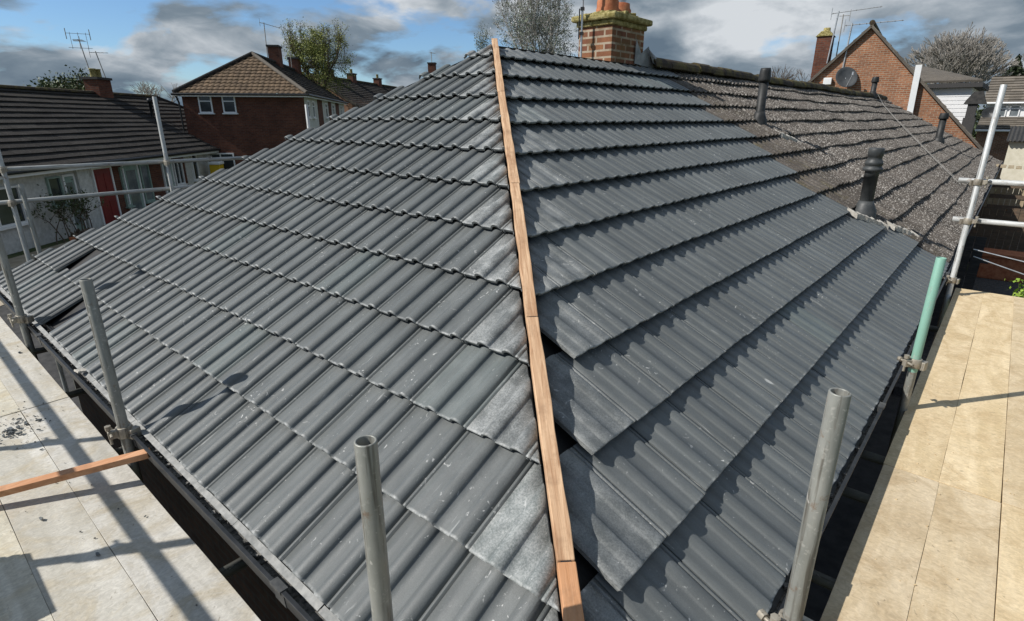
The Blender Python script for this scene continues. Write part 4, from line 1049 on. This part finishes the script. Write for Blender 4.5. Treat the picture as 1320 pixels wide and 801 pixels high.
mb = MB(); mb.extrude([(1.36, 7.052), (2.06, 7.052), (1.86, 7.26), (1.56, 7.26)], 'x', .84, 1.56); mb.obj('cap', 'slab', c_, bevel=.02); mb = MB(); mb.lathe([(.14, 7.2), (.13, 7.40), (.10, 7.40), (.1, 7.3)], (1.2, 1.71, 0), 12); mb.obj('chimney_pot', 'slab', c_)
mb = MB(); mb.beam((-.13, -1.84, 2.9), (-.13, -1.79, 5.72), .20, .16, (1, 0, 0)); o = mb.obj('boxed_pipe', 'white', gh); tag(o, 'white boxed pipe leaning up the brick gable')
mb = MB(); mb.b2((-.16, 1.05, 5.12), (-.002, 1.35, 5.38)); o = mb.obj('wall_box', 'white', gh, bevel=.02)
d_ = thing('satellite_dish', 'round dark satellite dish fixed to the brick gable above the old ridge', 'satellite dish', (26.3, 5.42, 2.93))
R_d = Matrix.Rotation(rad(35), 4, 'Z') @ Matrix.Rotation(rad(-68), 4, 'Y')
mb = MB(); mb.lathe([(.001, .0), (.15, .015), (.30, .06), (.41, .115), (.42, .112), (.31, .048), (.15, .003), (.001, -.012)], (0, 0, 0), 24, R_d); mb.obj('reflector', 'dish', d_)
mb = MB(); e = R_d @ Vector((0, -.1, .42)); mb.tube(R_d @ Vector((-.38, 0, .1)), e, .014, seg=6); mb.tube(e - Vector((0, 0, .06)), e + Vector((0, .0, .06)), .045, seg=8); mb.obj('feed_arm', 'alu', d_)
mb = MB(); mb.tube((0, 0, 0), (.29, .05, -.05), .025, seg=8); mb.obj('bracket', 'alu', d_)
aerial('tall aerial with long pale boom beside the chimney of the brick gable house', (27.3, 6.42, 3.6), 1.95, rad(-75), 1.5, n=3, el=.3, r=.03, tilt=(0, -.12), mat='alu', up=.08)
aerial('pale aerial mast on the gable with a long toothed boom', (26.5, 5.62, 3.1), 1.85, rad(-80), 1.7, n=9, el=.4, r=.03, tilt=(0, -.06), mat='alu', up=.02)
aerial('thin plain mast standing behind the tall aerial on the brick gable house', (27.9, 6.25, 3.6), 1.9, rad(100), .15, n=2, el=.12, r=.022, mat='wire')
# white clad house with flat roof, dark stack, white rendered house further on
dh = thing('clad_house', 'white clad upper storey under a flat dark roof right of the brick gable', 'house', (39, 4.4, GZ))
mb = MB(); mb.b2((0, -2.35, 0), (6, 2.6, 5.35)); mb.obj('wall', 'whiteclad', dh)
mb = MB(); 
for i in range(22): mb.beam((-.012, -2.34, 1.0 + i * .2), (-.012, 2.59, 1.0 + i * .2), .024, .16, (0, 0, 1))
mb.obj('cladding_board', 'whiteclad', dh)
mb = MB(); mb.b2((-.35, -2.75, 5.36), (6.3, 2.9, 5.58)); mb.obj('flat_roof', 'slats', dh)
mb = MB(); mb.quad((-.3, -2.7, 5.62), (-.3, 5, 5.62), (4, 5, 7.0), (4, .2, 6.6)); o = mb.obj('roof_slope', 'gtile', dh); sm = o.modifiers.new('t', 'SOLIDIFY'); sm.thickness = .1
bs = thing('chimney_stack', 'dark brown stack with grey hood between the white clad wall and white house', 'chimney', (37.2, 1.78, GZ))
mb = MB(); mb.b2((-.3, -.26, 0), (.3, .24, 3.85)); mb.obj('stack', 'slats', bs); mb = MB(); mb.b2((-.26, -.20, 3.852), (.26, .18, 4.5)); mb.obj('flue', 'slats', bs)
mb = MB(); mb.extrude([(-.55, 4.50), (.36, 4.50), (.30, 4.66), (.05, 5.06), (-.30, 5.10), (-.45, 4.7)], 'x', -.35, .35); mb.obj('hood', 'deckfelt', bs)
wh = thing('white_house', 'white house with grey brown roof and lean-to at the right edge of the photo', 'house', (49, 1.75, GZ))
mb = MB(); mb.b2((0, -12, 0), (7, 0, 4.82)); mb.obj('wall', 'white', wh)
bm = tile_bm((-.3, .2, 4.80), (0, -1, 0), (.90, 0, .436), (-.436, 0, .90), (0, 20), range(0, 10), 0, prof='flat', g=.40, tw=.62, step=.06, face=.05, jit=2)
bm_obj(bm, 'roof_slope', 'gtile', wh)
mb = MB(); mb.quad((3.3, .2, 6.54), (3.3, -12.2, 6.54), (7, -12.2, 4.8), (7, .2, 4.8)); mb.obj('rear_roof_slope', 'gtile', wh)
bm = tile_bm((-2.9, .1, 3.15), (0, -1, 0), (.96, 0, .28), (-.28, 0, .96), (0, 20), range(0, 7), 0, prof='flat', g=.42, tw=.62, step=.06, face=.05, jit=2)
bm_obj(bm, 'lean_to_roof', 'gtile', wh)
mb = MB(); mb.b2((-2.6, -12, 0), (-2.4, 0, 3.12)); mb.b2((-2.4, -.2, 0), (-.01, 0, 3.2)); mb.obj('lean_to_wall', 'brickred', wh)
mb = MB(); mb.tube((-.35, .2, 4.74), (-.35, -12.2, 4.74), .06, seg=8); mb.tube((-2.95, .1, 3.10), (-2.95, -12, 3.10), .06, seg=8); mb.obj('gutter', 'white', wh)
for y in (-.85, -1.5, -3.2): window(wh, '-x', (0, y, 4.25), .52, .72, n=1, hbar=.15, glass='glassl')
d_ = thing('satellite_dish', 'black satellite dish on the white house behind the tall scaffold tube', 'satellite dish', (48.7, 1.45, GZ + 4.12))
mb = MB(); mb.lathe([(.001, 0), (.2, .02), (.40, .09), (.41, .09), (.2, .01), (.001, -.01)], (0, 0, 0), 18, Matrix.Rotation(rad(-75), 4, 'Y')); mb.obj('reflector', 'black', d_); mb = MB(); mb.tube((0, 0, 0), (.29, 0, 0), .03, seg=6); mb.obj('bracket', 'alu', d_)
sh = thing('shed', 'cream boarded shed with grey corrugated roof at the right edge', 'shed', (31.3, -.08, GZ))
mb = MB(); mb.b2((0, -4, 0), (3, 0, 2.90)); mb.obj('wall', 'cream', sh)
mb = MB(); k = 60
vv = [(x, .12 - 4.3 * i / k, z + .028 * math.cos(i * math.pi)) for x, z in ((-.25, 2.92), (3.3, 3.45)) for i in range(k + 1)]
mb.add(vv, [(i, i + 1, i + k + 2, i + k + 1) for i in range(k)]); o = mb.obj('roof', 'deckfelt', sh); sm = o.modifiers.new('t', 'SOLIDIFY'); sm.thickness = .03
window(sh, '-x', (0, -1.3, 1.8), .9, .8, n=2)

# ------------------------------------------------------------------ shaded strip of garden past the right deck
t = thing('garden_deck', 'dark stained slatted garden deck in the shade below the right scaffold', 'deck', (12.6, -1.2, GZ))
mb = MB()
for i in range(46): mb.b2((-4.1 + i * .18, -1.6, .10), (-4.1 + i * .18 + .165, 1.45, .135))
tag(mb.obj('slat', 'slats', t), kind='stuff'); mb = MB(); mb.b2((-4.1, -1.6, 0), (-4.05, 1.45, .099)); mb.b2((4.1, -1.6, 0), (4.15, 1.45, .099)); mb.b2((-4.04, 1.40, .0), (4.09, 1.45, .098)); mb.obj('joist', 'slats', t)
mb = MB(); mb.box((27, -3, GZ + .012), (16, 7, .012)); tag(mb.obj('patio', 'patio'), kind='structure')
def fence(label, loc, L, h, rz, mat='oldwood'):
    t = thing('fence_panel', label, 'fence', loc, rz); mb = MB(); n = int(L / .15)
    for i in range(n): mb.box((i * .15, rnd.uniform(-.004, .004), h / 2 + .05), (.14, .016, h + rnd.uniform(-.015, .015)))
    mb.obj('boards', mat, t); mb = MB(); mb.b2((-.05, .01, h * .25), (L, .05, h * .25 + .07)); mb.b2((-.05, .01, h * .8), (L, .05, h * .8 + .07)); mb.obj('rail', mat, t)
    mb = MB(); mb.b2((-.16, -.05, 0), (-.08, .05, h + .12)); mb.obj('post', mat, t)
    return t
fence('weathered fence panel across the strip of garden beyond the dark deck', (18.9, .2, GZ), 3.4, 1.55, rad(-90))
fence('dark narrow fence panel beside the tall scaffold tube', (11.3, .22, GZ), .62, 1.92, rad(-92), 'slats')
fence('bleached fence further along the old bungalow wall', (24.6, .1, GZ), 3.0, 1.7, rad(-90), 'benchwood')
t = thing('log_store', 'bleached timber frame with sloping slats beside the old gutter, far right', 'garden frame', (23.0, -.42, GZ))
mb = MB()
for x in (0, .9):
    for y in (-.42, .36): mb.box((x, y, 1.15), (.09, .09, 2.3))
mb.obj('post', 'benchwood', t); mb = MB()
for i in range(6): mb.box((.45, -.5 + i * .19, 2.33 + .012 * i), (1.2, .14, .03))
mb.obj('roof_slat', 'benchwood', t); mb = MB()
for i in range(5): mb.box((-.06, -.03, .5 + i * .33), (.03, .85, .12))
mb.obj('back_slat', 'oldwood', t)
t = thing('plant_pot', 'terracotta planter in front of the fence past the dark deck', 'plant pot', (17.6, -.72, GZ + .02))
mb = MB(); mb.b2((-.3, -.45, 0), (.3, .45, .55)); mb.b2((-.34, -.49, .551), (.34, .49, .66)); mb.obj('pot', 'terra', t, bevel=.02)
for pa, pb, lab in (((9, -.20, -.255), (9.0, -1.3, -.43), 'upper of two thin pale lines strung past the end of the right deck'), ((9.05, -.22, -.36), (9.05, -1.3, -.66), 'lower sloping line strung past the end of the right deck')):
    mb = MB(); mb.tube(pa, pb, .009, seg=6); tag(mb.obj('washing_line', 'alu'), lab, 'line')
mb = MB(); mb.tube((9.02, -1.32, GZ), (9.02, -1.32, -.3), .035, seg=8); tag(mb.obj('line_post', 'oldwood'), 'wooden post holding the two thin lines past the deck end', 'post')
t = thing('shrub', 'bright lime green shrub poking up past the end of the right deck', 'plant', (8.1, -.92, GZ)); rr = random.Random(11); m = MB(); tips = []
for k in range(7): grow(m, tips, Vector((rr.uniform(-.1, .1), rr.uniform(-.1, .1), 0)), Vector((rr.gauss(0, .12), rr.gauss(0, .12), 1)).normalized(), 1.0, .02, 2, .30, .3, 3, (2, 3), .62, rr, .6, 5)
m.obj('stem', 'bark', t); m = MB()
for i in range(2600):
    p = rr.choice(tips) + Vector((rr.gauss(0, .05), rr.gauss(0, .05), rr.gauss(0, .06)))
    if p.z < 2.12 and p.xy.length < .50: leafquad(m, p, rr.uniform(.04, .085), rr)
m.obj('foliage', 'leaflime', t)

# ------------------------------------------------------------------ trees
tree('airy spring tree with yellow green buds behind the brick house chimneys', (24.6, 41.0, GZ), 4.6, .22, 1.85, 4, 'leafspring', 22000, .095, top=10.3, width=2.4, fill=.72, zc=.76, zr=.235, spread=.52, up=.22, scat=.16, seed=21, kids=(3, 4), shrink=.66)
tree('pale birch like tree with silver catkins right behind the roof peak', (34.6, 27.6, GZ), 3.8, .20, 2.2, 4, 'leafgrey', 22000, .10, 'palebark', top=12.6, width=3.1, fill=.72, zc=.70, zr=.30, spread=.50, up=.25, scat=.17, extra='leafblossom', seed=8, kids=(3, 4), shrink=.66)
tree('small part of a silver green tree left of the roof peak', (31.95, 30.6, GZ), 3.2, .10, 1.9, 3, 'leafgrey', 2200, .09, 'palebark', top=10.0, width=.7, spread=.28, up=.35, scat=.12, seed=4, kids=(2, 3), shrink=.7)
tree('rounded dark green tree just above the dark bungalow ridge', (12.6, 58.6, GZ), 2.6, .30, 1.7, 3, 'leafdark', 5200, .26, top=6.9, width=2.5, spread=.75, up=.05, scat=.35, seed=14, kids=(3, 4))
tree('faint bare tree behind the corner of the brown pantiled house', (18.4, 57, GZ), 3.0, .2, 1.6, 3, None, 0, .1, 'palebark', spread=.5, up=.15, seed=31, top=6.7, width=2.4, kids=(3, 4), minr=.012)
tree('faint bare tree left of the brick gable chimney', (58, 17.0, GZ), 3.6, .22, 2.0, 3, None, 0, .1, 'bark', spread=.55, up=.12, seed=33, top=8.2, width=2.6, kids=(3, 4), minr=.012)
# big bare tree: many ascending limbs fanning from low down
t = thing('tree', 'large leafless tree with fanned pale branches behind the white clad house', 'tree', (59.2, 4.6, GZ)); rr = random.Random(77); m = MB(); tips = []
m.tube((0, 0, -.1), (0, 0, 5.0), .55, .42, seg=12)
for k in range(60):
    a = 2 * math.pi * k / 60 * 3.0 + rr.random() * .4; tl_ = rr.uniform(.15, 1.25)
    d = Vector((math.cos(a) * math.sin(tl_), math.sin(a) * math.sin(tl_), math.cos(tl_)))
    grow(m, tips, Vector((0, 0, 4.4 + rr.random() * .8)), d, 1.75, .075, 3, .30, .06, 3, (3, 4), .60, rr, .62, 5, .014)
zs = sorted(q.z for q in tips); fz = (9.9 - 4.2) / (zs[int(len(zs) * .985)] - 4.2); rs = sorted(q.xy.length for q in tips); fr = 3.6 / rs[int(len(rs) * .95)]
m.v = [(q[0] * fr, q[1] * fr, 4.2 + (q[2] - 4.2) * fz if q[2] > 4.2 else q[2]) for q in m.v]
m.obj('trunk', 'palebark', t)
# conifers at the far right
t = thing('conifer', 'dark evergreen behind the white house at the right edge', 'tree', (69, 1.2, GZ)); rr = random.Random(9); m = MB(); m.tube((0, 0, 0), (0, 0, 8.4), .3, .05, seg=8); m.obj('trunk', 'bark', t); m = MB()
for i in range(3600):
    z = rr.uniform(.8, 8.9); w = 2.6 * (1 - (z / 9.2) ** 1.6) * rr.random() ** .5; a = rr.random() * 6.28
    leafquad(m, Vector((math.cos(a) * w, math.sin(a) * w * (1 + .4 * math.sin(z * 2)), z + rr.gauss(0, .1))), rr.uniform(.2, .45), rr)
m.obj('crown', 'conifer', t)
tree('bare twiggy tree above the conifer at the right edge', (66, -1.8, GZ), 4.6, .2, 1.9, 3, None, 0, .1, 'palebark', spread=.5, up=.2, seed=41, top=10.0, width=2.6, kids=(3, 4), minr=.013)
# dark hedge mass between the far houses
m = MB(); rr = random.Random(6)
for i in range(5200):
    a = rr.random(); leafquad(m, Vector((72 + rr.gauss(0, 1.5), -14 + 34 * a, GZ + rr.random() ** .7 * (5.4 + 1.2 * math.sin(a * 23) + .8 * math.sin(a * 51)))), rr.uniform(.3, .7), rr)
tag(m.obj('far_hedge', 'leafdark'), kind='stuff')
